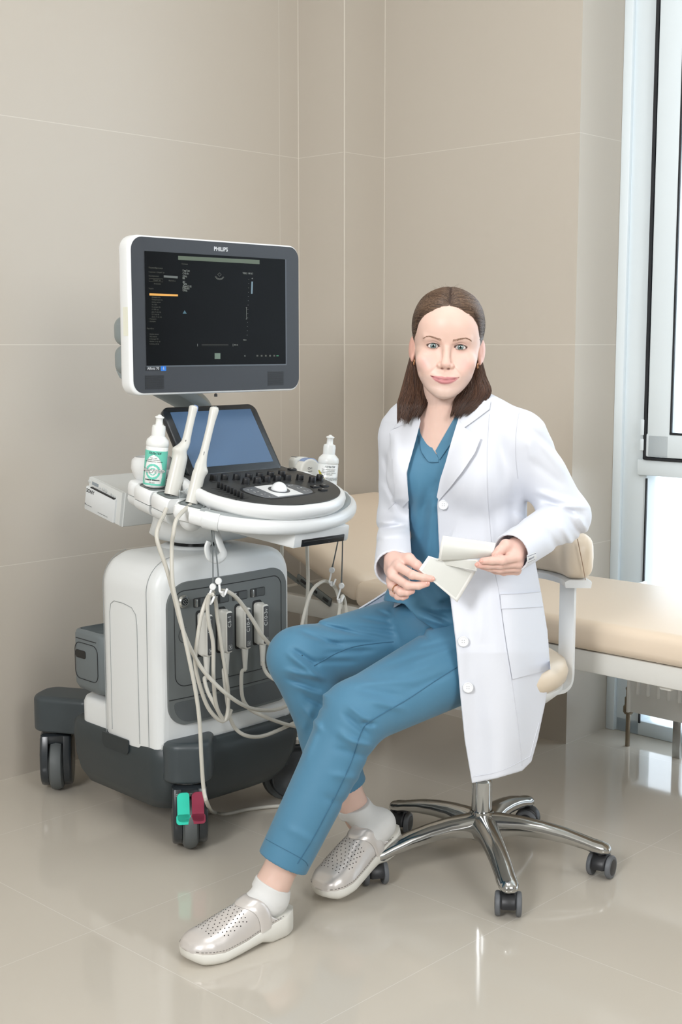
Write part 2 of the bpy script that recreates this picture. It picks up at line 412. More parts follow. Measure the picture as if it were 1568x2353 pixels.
for v in bmh.verts:
    x, y, z = v.co; fy_ = max(0, min(1, (0.13-y)/0.12)); fx_ = max(0, 1-((y-0.135)/0.13)**2)
    y += fy_*0.012*((x-0.1375)/0.21)**2-0.004*fy_; x += -0.008*fx_ if x < -0.03 else (0.008*fx_ if x > 0.31 else 0)
    v.co = (x, y, z)
bmesh.ops.triangulate(bmh, faces=[f_ for f_ in bmh.faces if len(f_.verts) > 4]); body.bm(bmh)
mk('housing', body, MWH, us, smooth=40)
led = MB(); led.loft([[(x, y, z) for x, y in rrect(-0.070+i_, 0.18, 0.345-i_, 0.372-i_, (0.01, 0.01, 0.05, 0.05), 7)] for z, i_ in ((0.236, 0), (0.300, 0), (0.312, 0.004), (0.317, 0.012))])
mk('rear_ledge', led, MWH, us, smooth=60)
# front inset panel (grey) hugging the bowed front
def bowY(x): return -0.002+0.012*((x-0.1375)/0.2)**2
def front_patch(mb, poly, off0, off1, nx=24):
    """polygon in (x,z) on the bowed front, from off0 behind to off1 in front of the face"""
    bm = bmesh.new(); vs = [bm.verts.new((p[0], 0, p[1])) for p in poly]; f = bm.faces.new(vs)
    xs_ = sorted(p[0] for p in poly); a, b = xs_[0], xs_[-1]
    for k in range(1, nx):
        x = a+(b-a)*k/nx
        bmesh.ops.bisect_plane(bm, geom=bm.verts[:]+bm.edges[:]+bm.faces[:], plane_co=(x, 0, 0), plane_no=(1, 0, 0))
    for v in bm.verts: v.co.y = bowY(v.co.x)-off1
    r = bmesh.ops.extrude_face_region(bm, geom=bm.faces[:])
    for v in r['geom']:
        if isinstance(v, bmesh.types.BMVert): v.co.y += off1+off0
    return mb.bm(bm)
gp = rrect(-0.050, 0.300, 0.324, 0.645, (0.05, 0.03, 0.05, 0.06), 8)
mk('front_panel', front_patch(MB(), gp, 0.01, 0.0035), MGR, us, smooth=30)
def ring_patch(mb, poly, wdt, off):
    """thin outline strip following a closed polygon in (x,z)"""
    P = [Vector((x, bowY(x)-off, z)) for x, z in poly]
    return mb.tube(P, wdt, n=6, closed=True)
def dense(poly, m=0.01, closed=True):
    out = []
    N = len(poly)
    for i in range(N if closed else N-1):
        a = Vector(poly[i]); b = Vector(poly[(i+1) % N]); k = max(1, int((b-a).length/m))
        for j in range(k): out.append(tuple(a+(b-a)*j/k))
    if not closed: out.append(tuple(poly[-1]))
    return out
gv = MB(); ring_patch(gv, dense(rrect(-0.032, 0.395, 0.304, 0.625, 0.028, 6)), 0.0011, 0.0035)
gv.tube([(x, bowY(x)-0.0035, 0.366) for x in np.linspace(-0.050, 0.324, 24)], 0.0011, n=6)
mk('panel_seam', gv, mat('seam_black', (38, 40, 42), 0.7), us)
lw = rrect(-0.036, 0.306, 0.316, 0.358, (0.045, 0.02, 0.01, 0.008), 8)
mk('lower_recess', front_patch(MB(), lw, 0.0, 0.0045), mat('recess_grey', (84, 89, 91), 0.5), us, smooth=30)
# side panel lines (left face)
def bowX(y, base=-0.073): return base-0.008*max(0, 1-((y-0.135)/0.13)**2)-0.0004
sg = MB()
P_ = [(0.199, 0.262), (0.199, 0.555), (0.193, 0.577), (0.178, 0.586), (0.14, 0.586), (0.105, 0.580), (0.090, 0.565), (0.086, 0.54), (0.084, 0.25)]
sg.tube([(bowX(y), y, z) for y, z in dense(P_, 0.01, False)], 0.0009, n=6)
for yy in (0.050, 0.228): sg.tube([(bowX(yy) if z < 0.619 else -0.073+0.080*(1-math.cos(math.asin(min(1, (z-0.619)/0.080))))-0.008*max(0, 1-((yy-0.135)/0.13)**2)-0.0004, yy, z) for z in list(np.linspace(0.245, 0.619, 24))+list(0.619+0.080*np.sin(np.linspace(0.06, 1.45, 16)))], 0.0008, n=6)
mk('side_seam', sg, mat('seam_grey', (150, 154, 154), 0.6), us)
# rear bin
bn = MB(); o_ = rrect(-0.135, 0.285, -0.03, 0.465, (0.035, 0.02, 0.03, 0.05), 6)
bn = MB()
rb = []
for (z, ins) in ((0.330, 0.02), (0.338, 0.006), (0.352, 0.0), (0.478, 0.0), (0.487, 0.003)):
    rb.append([(x, y, z) for x, y in rrect(-0.080+ins, 0.228+ins, 0.24, 0.366-ins, (0.03, 0.03, 0.05, 0.018), 6)])
rb += [[(x, y, z) for x, y in rrect(-0.070, 0.240, 0.23, 0.356, (0.025, 0.025, 0.045, 0.015), 6)] for z in (0.490, 0.474)]
rb += [[(x, y, z) for x, y in rrect(-0.064, 0.248, 0.22, 0.348, (0.02, 0.02, 0.04, 0.04), 6)] for z in (0.467,)]
bn.loft(rb); binp = mk('storage_bin', bn, MG2, us, smooth=50)
mk('bin_slot', MB().prism(rrect(-0.022, -0.010, 0.022, 0.010, 0.006, 4), -0.002, 0.0014, Matrix.Translation((-0.080, 0.330, 0.428)) @ Matrix.Rotation(-math.pi/2, 4, 'Y') @ Matrix.Rotation(math.pi/2, 4, 'Z')), BLK, binp)
sm_ = MB(); sm_.tube([(-0.0806, y, z) for y, z in dense(rrect(0.255, 0.365, 0.355, 0.458, 0.02, 5))], 0.001, n=5, closed=True); sm_.tube([(-0.0806, y, 0.468) for y in (0.26, 0.3, 0.35)], 0.001, n=5)
mk('bin_seam', sm_, mat('seam_black', (38, 40, 42), 0.7), binp)
# base
bs = MB(); rg = []
def bout(ins, low):
    P = rrect(-0.095+ins, -0.045+ins, 0.40-ins, 0.44-ins, 0.06, 7)
    return P
for (z, ins) in ((0.252, 0.0), (0.246, -0.006), (0.21, -0.008), (0.16, -0.004), (0.12, 0.004), (0.092, 0.018), (0.080, 0.04)):
    rg.append([(x, y, z+0.0*x) for x, y in [(x, y) for x, y in outline(-0.068+ins, 0.362-ins*2.2, 0.004+ins, 0.40-ins, 0.05, 0.014)]])
bs.loft(rg)
mk('base', bs, MDK, us, smooth=50)
fh = MB()
fh.prism(rrect(0.125, 0.212, 0.235, 0.25, (0.015, 0.015, 0.004, 0.004), 5), 0, 0.004, Matrix(((0, 0, -1, -0.0815), (1, 0, 0, 0), (0, 1, 0, 0), (0, 0, 0, 1))))
mk('base_recess', fh, mat('recess_charcoal', (42, 49, 52), 0.5), us)
# caster outriggers + casters
def outrigger(cx, cy, yaw):
    mb = MB(); M = Matrix.Translation((cx, cy, 0)) @ Matrix.Rotation(yaw, 4, 'Z')
    mb.prism(rrect(-0.056, -0.060, 0.12, 0.060, (0.045, 0.02, 0.02, 0.045), 7), 0.170, 0.268, M, bev=0.016, bev0=0.008, seg=5)
    mk('caster_arm', mb, mat('caster_arm_charcoal', (62, 70, 74), 0.4), us, smooth=50)
def caster(cx, cy, yaw, lock=False):
    R = Matrix.Translation((cx, cy, 0)) @ Matrix.Rotation(yaw, 4, 'Z') @ Matrix.Diagonal((1.16, 1.36, 1.14, 1.0))
    c = mk('caster', MB().bm(_shell(R)), mat('caster_black', (48, 53, 57), 0.25), us, smooth=50)
    mk('wheel', MB().lathe([(0.02, -0.013), (0.052, -0.014), (0.061, -0.010), (0.0645, 0), (0.061, 0.010), (0.052, 0.014), (0.02, 0.013)], R @ Matrix.Translation((0.012, 0, 0.0645)) @ Matrix.Rotation(math.pi/2, 4, 'X'), 36), TYR, c)
    mk('swivel_ring', MB().lathe([(0.022, 0.140), (0.030, 0.142), (0.030, 0.152), (0.022, 0.156), (0.018, 0.165)], R, 24), CHR, c)
    if lock:
        b = MB(); b.box((0.045, 0, 0.128), (0.016, 0.05, 0.008), R=None, bev=0.002)
        b2 = MB(); b2.v = [tuple(R @ Vector(v)) for v in b.v]; b2.f = b.f
        mk('pedal_bracket', b2, mat('steel_bracket', (130, 136, 136), 0.3, 0.8), c)
        for (s_, colr, nm) in ((-1, (54, 214, 186), 'mint green brake pedal'), (1, (150, 52, 78), 'crimson brake pedal')):
            p = MB(); Q = R @ Matrix.Translation((0.066, 0.0125*s_, 0.103)) @ Matrix.Rotation(math.radians(-100), 4, 'Y') @ Matrix.Rotation(math.pi, 4, 'Z')
            p.prism(rrect(-0.034, -0.0105, 0.026, 0.0105, (0.005, 0.005, 0.009, 0.009), 5), -0.003, 0.004, Q, bev=0.002)
            p.prism(rrect(0.010, -0.0125, 0.031, 0.0125, 0.006, 5), -0.003, 0.0045, Q, bev=0.002)
            mk('brake_pedal', p, mat('pedal_'+nm.split()[0], colr, 0.35), c, label=nm)
def _shell(R):
    bm = bmesh.new()
    m = MB()
    for s_ in (-1, 1):
        m.prism([(0.058*math.cos(a)+0.002, 0.060*math.sin(a)+0.070) for a in np.linspace(-math.pi*1.0, 0.0, 24)]+[(0.058, 0.10), (0.042, 0.138), (-0.046, 0.140), (-0.056, 0.12)], 0, 0.0155, R @ Matrix(((1, 0, 0, 0.004), (0, 0, 1*s_, 0.0150*s_), (0, 1, 0, 0), (0, 0, 0, 1))), bev=0.005)
    r_ = []
    for (z, ins) in ((0.118, 0.004), (0.124, 0.0), (0.138, 0.0), (0.142, 0.005)):
        r_.append([R @ Vector((x, y, z)) for x, y in rrect(-0.050+ins, -0.0305+ins, 0.044-ins, 0.0305-ins, 0.012, 5)])
    m.loft(r_)
    vs = [bm.verts.new(v) for v in m.v]
    for f in m.f: bm.faces.new([vs[i] for i in f])
    return bm
yawf = math.radians(-68)-mrz
outrigger(-0.002, 0.0, math.radians(48)); caster(0.0, 0.0, math.radians(-80)-mrz, True)
outrigger(0.0, 0.575, math.radians(-60)); caster(0.0, 0.58, math.radians(-83)-mrz)
caster(0.395, 0.06, math.radians(200)-mrz)
outrigger(0.28, 0.575, math.radians(-120)); caster(0.29, 0.58, math.radians(30)-mrz)
# front connector panel: socket, latches
def frame_front(x, z, off=0.0):
    return Matrix(((1, 0, 0, x), (0, 0, -1, bowY(x)-0.0035-off), (0, 1, 0, z), (0, 0, 0, 1)))
sk = MB(); F0 = frame_front(-0.008, 0.600); sk.lathe([(0.016, 0), (0.016, 0.004), (0.0125, 0.007), (0.0115, 0.009), (0.0115, 0.0085)], F0, 24)
so = mk('socket', sk, mat('nickel', (190, 190, 186), 0.25, 0.9), us)
sp2 = MB(); sp2.lathe([(0.0088, 0.0), (0.0088, 0.0095)], F0, 20); mk('socket_face', sp2, BLK, so)
pn_ = MB()
for k in range(9):
    a = 2*math.pi*k/8; rr = 0.0055 if k < 8 else 0
    pn_.lathe([(0.0011, 0.0095), (0.0011, 0.0102)], F0 @ Matrix.Translation((rr*math.cos(a), rr*math.sin(a), 0)), 8)
mk('socket_pin', pn_, mat('pin_silver', (220, 220, 214), 0.3, 0.8), so)
PX = [0.030+0.0585*k for k in range(4)]
for i, x in enumerate(PX):
    q = MB().prism(rrect(-0.024, -0.011, 0.024, 0.011, 0.003, 3), 0, 0.0012, frame_front(x+0.014, 0.592))
    la = mk('latch_recess', q, mat('latch_dark', (44, 46, 47), 0.5), us)
    mk('latch_slope', MB().prism([(-0.004, -0.009), (0.022, -0.009), (0.022, 0.009), (-0.004, 0.009)], 0, 0.0022, frame_front(x+0.014, 0.592)), mat('latch_slope_grey', (74, 78, 79), 0.5), la)
    mk('latch_lever', MB().prism(rrect(-0.021, -0.0095, -0.0155, 0.0095, 0.002, 3), 0, 0.008, frame_front(x+0.014, 0.592), bev=0.002), mat('nickel', (190, 190, 186), 0.25, 0.9), la)
mk('round_mark', MB().tube([(-0.004+0.018*math.cos(a), bowY(-0.004)-0.0036, 0.518+0.018*math.sin(a)) for a in np.linspace(0, 2*math.pi, 28)[:-1]], 0.0005, n=4, closed=True), mat('seam_black', (38, 40, 42), 0.7), us)
# neck
nk = MB(); nk.lathe([(0.095, 0.690), (0.092, 0.698), (0.080, 0.703), (0.072, 0.704)], Matrix.Translation((0.158, 0.16, 0)), 40); mk('neck_collar', nk, MWH, us)
mk('neck', MB().lathe([(0.066, 0.700), (0.066, 0.76)], Matrix.Translation((0.158, 0.16, 0)), 36), mat('gloss_black', (20, 22, 24), 0.12, 0.4), us)
# ---------------- console assembly, tilted forward
TA = math.atan(0.2)
CL = Matrix.Translation((0.165, 0, 0.892)) @ Matrix.Rotation(TA, 4, 'X')
CW = Mw @ CL
def cx_(x, y, z): return CL @ Vector((x, y, z))
half = [(0.0, -0.268), (0.05, -0.264), (0.10, -0.245), (0.142, -0.213), (0.168, -0.175), (0.183, -0.125), (0.178, -0.06), (0.160, 0.0), (0.150, 0.10), (0.14, 0.115)]
def sym(h): return crom([(x, y, 0) for x, y in h], 5)
hp = sym(half); con_out = [(p.x, p.y) for p in hp]+[(-p.x, p.y) for p in reversed(hp) if p.x > 1e-4]
cb = MB(); r_ = []
def scaled(f, ox=0, oy=0):
    out = []; N = len(con_out)
    for i in range(N):
        a, b, c = [Vector(con_out[j % N]) for j in (i-1, i, i+1)]
        n = Vector(((c-a).y, -(c-a).x)).normalized(); out.append((b.x+n.x*f+ox, b.y+n.y*f+oy))
    return out
for (z, f) in ((0.0, 0.002), (0.0, 0.007), (-0.003, 0.012), (-0.012, 0.015), (-0.024, 0.013), (-0.032, 0.006), (-0.040, -0.010), (-0.048, -0.035)):
    r_.append([cx_(x, y, z) for x, y in scaled(f)])
cb.loft(r_); console = mk('console', cb, MW2, us, smooth=60)
mk('control_surface', MB().prism(con_out, -0.002, 0.0022, CL, bev=0.001), mat('control_black', (55, 57, 57), 0.42, bump=0.05, bscale=1500), us, smooth=40)
kn = [(-0.115, -0.048), (-0.084, -0.050), (-0.053, -0.057), (-0.020, -0.062), (0.013, -0.063), (0.049, -0.062), (0.084, -0.063), (-0.055, -0.094), (-0.022, -0.096), (0.010, -0.093), (0.043, -0.094), (0.075, -0.095), (0.108, -0.104), (0.126, -0.129), (0.157, -0.122)]
for (x, y) in kn:
    k_ = MB().lathe([(0.0105, 0.002), (0.0105, 0.003), (0.0092, 0.004), (0.0088, 0.015), (0.0078, 0.0175), (0.0, 0.0178)], CL @ Matrix.Translation((x, y, 0)), 24, cap=False)
    mk('knob', k_, BLK, us)
for i in range(8):
    x, y = -0.142-0.0006*i, -0.100-0.0128*i
    s_ = MB().box((0, 0, 0.0095), (0.0065, 0.0052, 0.015), bev=0.0015); s_.v = [tuple(cx_(v[0]+x, v[1]+y, v[2])) for v in s_.v]
    so_ = mk('slider', s_, BLK, us)
    mk('slider_slot', MB().prism([(-0.02, -0.0006), (0.02, -0.0006), (0.02, 0.0006), (-0.02, 0.0006)], 0.0015, 0.0026, CL @ Matrix.Translation((x, y, 0))), mat('slot_black', (12, 12, 12), 0.6), so_)
for (x, y) in ((0.103, -0.164), (0.133, -0.165), (0.103, -0.192), (0.158, -0.02)):
    s_ = MB().box((0, 0, 0.0035), (0.022, 0.0125, 0.005), bev=0.0015); s_.v = [tuple(cx_(v[0]+x, v[1]+y, v[2])) for v in s_.v]
    kb = mk('key', s_, BLK, us)
    mk('key_mark', MB().prism([(-0.003, -0.0008), (0.003, -0.0008), (0.003, 0.0008), (-0.003, 0.0008)], 0.006, 0.0062, CL @ Matrix.Translation((x, y, 0))), mat('mark_white', (210, 212, 210), 0.5), kb)
# trackball pad
pad = [(-0.100, -0.155), (-0.092, -0.128), (-0.066, -0.121), (0.03, -0.121), (0.060, -0.132), (0.074, -0.165), (0.070, -0.190), (0.046, -0.206), (-0.055, -0.212), (-0.086, -0.200)]
padc = [(p.x, p.y) for p in crom([(x, y, 0) for x, y in pad], 4, True)]
mk('trackball_bezel', MB().prism([(x*1.07+0.001, (y+0.166)*1.1-0.166) for x, y in padc], 0.0015, 0.003, CL, bev=0.0008), BLK, us)
tp = mk('trackball_pad', MB().prism(padc, 0.002, 0.0042, CL, bev=0.001), mat('pad_grey', (104, 108, 112), 0.4), us)
mk('pad_plate', MB().prism([(-0.052, -0.1225), (0.026, -0.1225), (0.026, -0.2075), (-0.052, -0.2075)], 0.003, 0.0048, CL), MW2, tp)
mk('ball_ring', MB().lathe([(0.026, 0.004), (0.026, 0.0056), (0.018, 0.0058)], CL @ Matrix.Translation((-0.012, -0.164, 0)), 32), mat('ring_grey', (84, 88, 92), 0.4), tp)
mk('trackball', MB().ball((0, 0, 0), (0.0195, 0.0195, 0.0195)), MW2, tp)
tp.children[-1].data.transform(CL @ Matrix.Translation((-0.012, -0.164, 0.0045)))
mk_ = MB()
for (x, y) in ((-0.083, -0.140), (-0.080, -0.160), (-0.076, -0.180), (-0.068, -0.198), (0.044, -0.140), (0.052, -0.163), (0.052, -0.186)):
    mk_.text('|/' if x < 0 else '/|', 0.009, CL @ Matrix.Translation((x-0.003, y, 0.0044)), ext=0.0001); mk_.box(tuple(cx_(x+0.007, y, 0.0045)), (0.005, 0.0009, 0.0004))
mk('pad_marking', mk_, mat('mark_white', (210, 212, 210), 0.5), tp)
# grab handle: oval ring round the front, from left holder rail to right
hpts = [(-0.262, 0.10), (-0.266, 0.02), (-0.262, -0.055), (-0.226, -0.118), (-0.195, -0.180), (-0.125, -0.238), (-0.04, -0.264), (0.04, -0.266), (0.12, -0.247), (0.185, -0.212), (0.232, -0.165), (0.252, -0.115), (0.240, -0.065), (0.215, -0.03)]
hc_ = crom([(x, y, -0.052) for x, y in hpts[3:]], 6)
ov = [(1.0*math.cos(a)*0.0175, math.sin(a)*0.0135) for a in np.linspace(0, 2*math.pi, 25)[:-1]]
mk('grab_handle', MB().tube([cx_(*p) for p in hc_], 1.0, sec=ov, up=tuple(CL.to_3x3() @ Vector((0, 0, 1)))), MW2, us)
mk('handle_liner', MB().tube([cx_(p.x*0.965, p.y*0.95, -0.043) for p in hc_[2:]], 1.0, sec=[(a*0.75, b*0.9) for a, b in ov], up=tuple(CL.to_3x3() @ Vector((0, 0, 1)))), mat('liner_grey', (150, 156, 157), 0.5), us)
# left rail under the holders + right elbow
rl = crom([(-0.15, 0.10, -0.055), (-0.19, 0.05, -0.058), (-0.20, -0.05, -0.058), (-0.17, -0.12, -0.055)], 6)
mk('side_rail', MB().tube([cx_(*p) for p in rl], 1.0, sec=[(a*1.1, b*1.1) for a, b in ov], up=tuple(CL.to_3x3() @ Vector((0, 0, 1)))), MW2, us)
rr_ = MB().tube([cx_(*p) for p in crom([(0.13, 0.02, -0.04), (0.175, 0.0, -0.035), (0.21, -0.01, -0.03), (0.232, -0.045, -0.045)], 6)], [0.016]*6+[0.019]*6+[0.022]*7, n=16)
mk('handle_elbow', rr_, MW2, us)
for tx, dx_ in (((-0.206, -0.160), 2), ((0.250, -0.115), 2)):
    k_ = min(range(2, len(hc_)-3), key=lambda i: (hc_[i].x-tx[0])**2+(hc_[i].y-tx[1])**2)
    mk('handle_clamp', MB().tube([cx_(*hc_[k_-1+t]) for t in range(4)], 1.0, sec=[(p*1.14, q*1.22) for p, q in ov], up=tuple(CL.to_3x3() @ Vector((0, 0, 1)))), MWH, us)
# under-housing, drive
uh = MB(); r_ = []
for (z, sx, sy, oy) in ((0.704, 0.085, 0.075, 0.16), (0.708, 0.105, 0.09, 0.155), (0.724, 0.128, 0.11, 0.14), (0.755, 0.130, 0.135, 0.105), (0.800, 0.132, 0.17, 0.06), (0.835, 0.125, 0.18, 0.04)):
    r_.append([(0.182+x, oy+y+0.01, z+0.008) for x, y in rrect(-sx, -sy, sx, sy, min(sx, sy)*0.6, 7)])
uh.loft(r_); mk('under_housing', uh, MWH, us, smooth=60)
dr = MB(); q = [(-0.095, -0.26), (0.125, -0.26), (0.125, -0.10), (-0.135, -0.10)]
dv = MB(); dv.prism([(-0.035, -0.262), (0.138, -0.262), (0.138, -0.08), (-0.115, -0.08)], -0.107, -0.066, CL, bev=0.004, bev0=0.006)
drv = mk('disc_drive', dv, MW2, us)
mk('drive_tray', MB().box((0, 0, 0), (0.136, 0.004, 0.0165), bev=0.001), BLK, drv).data.transform(CL @ Matrix.Translation((0.056, -0.2625, -0.0955)))
dm = MB(); dm.box((0, 0, 0.0035), (0.128, 0.0015, 0.001)); dm.box((0.018, 0, -0.005), (0.005, 0.0015, 0.0016)); dm.box((0.035, 0, -0.005), (0.003, 0.0015, 0.0012))
mk('drive_button', dm, mat('dark_mark', (70, 72, 74), 0.4), drv).data.transform(CL @ Matrix.Translation((0.056, -0.2648, -0.0955)))
# cable hook under the console
hk = crom([(0.02, -0.07, 0.80), (0.022, -0.09, 0.77), (0.022, -0.105, 0.742), (0.02, -0.118, 0.722), (-0.002, -0.118, 0.712), (-0.022, -0.118, 0.722), (-0.028, -0.118, 0.742), (-0.022, -0.118, 0.756)], 5)
mk('cable_hook', MB().tube(hk, [(0.006, 0.010)]*20+[(0.005, 0.009)]*(len(hk)-20), n=12), MWH, us)
# touch screen
SB = Vector((0.165, 0.002, 0.893)); sa_ = math.radians(56)
TS = Matrix.Translation(SB) @ Matrix.Rotation(sa_, 4, 'X')
ts = mk('touch_screen', MB().prism(rrect(-0.147, 0.0, 0.147, 0.192, (0.012, 0.012, 0.022, 0.022), 6), -0.018, 0.0, TS, bev=0.004, bev0=0.006), mat('touch_bezel', (30, 36, 42), 0.22), us)
mk('display', MB().prism(rrect(-0.126, 0.022, 0.126, 0.176, 0.001, 2), -0.0005, 0.0006, TS), mat('blue_display', (68, 92, 120), 0.3, emit=0.30), ts, label='blue lit touch display')
mk('screen_hinge', MB().box((0.165, 0.075, 0.915), (0.22, 0.07, 0.05), bev=0.01), MWH, us)
# back shelf housing behind the screen: holds the column of the arm
mk('rear_column', MB().lathe([(0.055, 0.82), (0.052, 0.90), (0.040, 0.95), (0.032, 1.0)], Matrix.Translation((0.175, 0.20, 0)), 28), MWH, us)
# ---------------- monitor on its arm
MY_ = 0.05; MF = Matrix(((1, 0, 0, 0), (0, 0, -1, MY_), (0, 1, 0, 0), (0, 0, 0, 1)))   # local xy -> machine x,z ; +z -> toward viewer
mon = MB().prism(rrect(-0.110, 1.084, 0.415, 1.447, (0.030, 0.030, 0.032, 0.032), 8), -0.042, 0.0, MF, bev=0.006, bev0=0.012, seg=3)
mo = mk('monitor', mon, MW2, us, smooth=50)
mk('bezel', MB().prism(rrect(-0.101, 1.089, 0.411, 1.443, (0.028, 0.028, 0.030, 0.030), 8), -0.002, 0.0012, MF), MBLK, mo)
mk('screen_frame', MB().prism(rrect(-0.0645, 1.1485, 0.3685, 1.4115, 0.001, 2), 0, 0.0020, MF), mat('frame_grey', (78, 84, 90), 0.35), mo)
mk('screen', MB().prism(rrect(-0.0645, 1.152, 0.365, 1.4115, 0.001, 2), 0, 0.0024, MF), SCR, mo)
def mon_at(px, py):   # pixel of the photograph -> x,z on the monitor face
    p = atplane(px, py, Mw @ Vector((0, MY_, 0)), Mw.to_3x3() @ Vector((0, 1, 0))); l = Mw.inverted() @ p; return l.x, l.z
def mtxt(mb, t, px, py, size, align='LEFT', off=0.0027, bold=0.0):
    x, z = mon_at(px, py); mb.text(t, size, MF @ Matrix.Translation((x, z, off)), align, 0.0001, bold=bold)
def mbox(mb, px, py, w_, h_, off=0.0027):
    x, z = mon_at(px, py); mb.prism([(-w_/2, -h_/2), (w_/2, -h_/2), (w_/2, h_/2), (-w_/2, h_/2)], 0, 0.0003, MF @ Matrix.Translation((x, z, off)))
lgo = MB(); mtxt(lgo, 'PHILIPS', 507, 573, 0.0135, 'CENTER', 0.0014, 0.0003); mk('logo', lgo, mat('logo_silver', (208, 210, 212), 0.3), mo)
t1_ = MB(); mtxt(t1_, 'Affiniti 70', 351, 847, 0.0085, 'CENTER', 0.0022); 
tb = mk('name_strip', MB().prism([(p[0], p[1]) for p in (mon_at(334, 852), mon_at(366, 851), mon_at(366, 842), mon_at(334, 843))], 0.001, 0.0018, MF), mat('strip_black', (14, 16, 20), 0.3), mo)
mk('model_text', t1_, mat('logo_silver', (208, 210, 212), 0.3), mo)
bx, bz = mon_at(374, 846.5)
mk('blue_badge', MB().prism(rrect(bx-0.0065, bz-0.0058, bx+0.0085, bz+0.0058, 0.0012, 3), 0.001, 0.0020, MF), mat('badge_blue', (30, 118, 214), 0.3), mo)
bt = MB(); bt.tube([MF @ Vector((bx+0.001+0.0042*math.cos(a), bz-0.0015+0.0035*math.sin(a), 0.0022)) for a in (0.5*math.pi, 7/6*math.pi, 11/6*math.pi)], 0.0004, n=4, closed=True); bt.box(tuple(MF @ Vector((bx+0.001, bz+0.0003, 0.0022))), (0.0008, 0.0004, 0.007))
mk('badge_mark', bt, mat('mark_white', (210, 212, 210), 0.5), mo)
# speaker grilles
for (x0, x1) in ((333, 376), (615, 651)):
    a = mon_at(x0, 895 if x0 < 400 else 886); b = mon_at(x1, 862 if x0 < 400 else 853); g = MB()
    n_ = 17
    for k in range(n_):
        z = a[1]+(b[1]-a[1])*(k+0.5)/n_; g.prism([(a[0], z-0.0006), (b[0], z-0.0006), (b[0], z+0.0006), (a[0], z+0.0006)], 0.0008, 0.0017, MF)
    mk('speaker_grille', g, mat('grille_black', (26, 28, 31), 0.6), mo)
# what the screen shows
sc1 = MB(); grey = mat('screen_grey_text', (120, 124, 118), 0.4, emit=0.35); dim = mat('screen_dim_text', (62, 62, 52), 0.4, emit=0.25)
for t, x, y in (('ГинТаз', 418, 622), ('C10-3v', 418, 628.5), ('27Hz', 418, 635), ('R0', 418, 639.5), ('2D', 418, 648), ('50%', 420, 653), ('Дин.Д 55', 418, 658), ('P Выкл', 418, 663), ('Общ', 418, 667.5)): mtxt(sc1, t, x, y, 0.0062)
mtxt(sc1, 'TIS0.5  MI 0.7', 556, 628, 0.006); mtxt(sc1, '60', 577, 640, 0.004); mtxt(sc1, '16cm', 557, 781, 0.005); mtxt(sc1, 'FV 12', 537, 793, 0.005); mtxt(sc1, 'R2', 560, 818, 0.004)
for a in np.linspace(0, 1, 14): mbox(sc1, 570.5-4*a, 642+128*a, 0.0018, 0.0007)
mbox(sc1, 565, 720, 0.0006, 0.030); mbox(sc1, 565, 707, 0.004, 0.0006); mbox(sc1, 564.6, 733, 0.004, 0.0006)
for px in (452.5, 534): mbox(sc1, px, 793, 0.0007, 0.006)
for rr in (0.0055, 0.0125, 0.0150):
    x, z = mon_at(503, 633); sc1.tube([MF @ Vector((x+rr*math.cos(a), z+rr*math.sin(a)*0.8+0.002, 0.0027)) for a in (np.linspace(0, 2*math.pi, 5)[:-1] if rr < 0.006 else np.linspace(-2.7, -0.44, 14))], 0.0003, n=4, closed=rr < 0.006)
mk('screen_text', sc1, grey, mo)
sc2 = MB()
mtxt(sc2, 'Пациенты', 340, 615, 0.0046); mtxt(sc2, 'Протокол', 354, 616, 0.0050); mtxt(sc2, 'Гинеколог / Общий Таз', 340, 625, 0.0040); mtxt(sc2, 'Преобразоват.', 340, 634, 0.0042); mtxt(sc2, 'Черта', 340, 663, 0.0048)
mtxt(sc2, 'Общий Таз', 350, 643.5, 0.0042); mtxt(sc2, 'Фертильн.', 386, 645, 0.0042); mtxt(sc2, 'Фибромы', 352, 652, 0.0042); mtxt(sc2, 'Команда', 416, 606.5, 0.0042); mtxt(sc2, 'Расчёты', 336, 755, 0.0048)
for k, t in enumerate(('Длинная ось', 'Поперечная ось', 'Шейка матки', 'Эл. ЛЕВ', 'Л. яичник Дл', 'Л. ЛЕВ. пр', 'Доп. П. пр. пр', 'П. П. пр. пр', 'Допл. П. пр. пр')): mtxt(sc2, t, 347, 683+5.65*k, 0.0040)
mtxt(sc2, '+ Плацента', 340, 733, 0.004); mtxt(sc2, '+ Артерии', 340, 738.5, 0.004)
for k, t in enumerate(('Объём матки', 'ЭКО матки', 'Л. Яичник Об', 'Объём Л. пр. пр', 'П. Яичн. об пр')): mtxt(sc2, t, 342, 768+5.6*k, 0.0040)
sc2.tube([MF @ Vector((*mon_at(*p), 0.0027)) for p in ((341, 640), (373, 641), (373, 648), (341, 647))], 0.0004, n=4, closed=True)
mbox(sc2, 493, 794.5, 0.082, 0.0005); mbox(sc2, 493, 791.5, 0.082, 0.0005)
for k in range(5): mbox(sc2, 590+9.7*k, 817.5, 0.0055, 0.0040)
mk('screen_menu_text', sc2, dim, mo)
def mquad(name, c, m_, off=0.0025):
    mk(name, MB().prism([mon_at(*p) for p in c], off, off+0.0002, MF), m_, mo)
mquad('status_bar', ((408, 588), (595, 597.5), (595, 607), (408, 597)), mat('bar_olive', (74, 84, 66), 0.4, emit=0.2))
mquad('highlight_bar', ((342, 674), (407.5, 676.5), (407.5, 681), (342, 679)), mat('bar_amber', (196, 142, 62), 0.4, emit=0.35))
mquad('menu_field', ((375, 632.5), (407, 635), (407, 640), (375, 637.5)), mat('field_grey', (84, 88, 84), 0.4, emit=0.2))
mquad('grey_scale_strip', ((576.5, 647), (580, 647.2), (579, 675), (575.5, 675)), mat('strip_steel', (96, 116, 126), 0.4, emit=0.3))
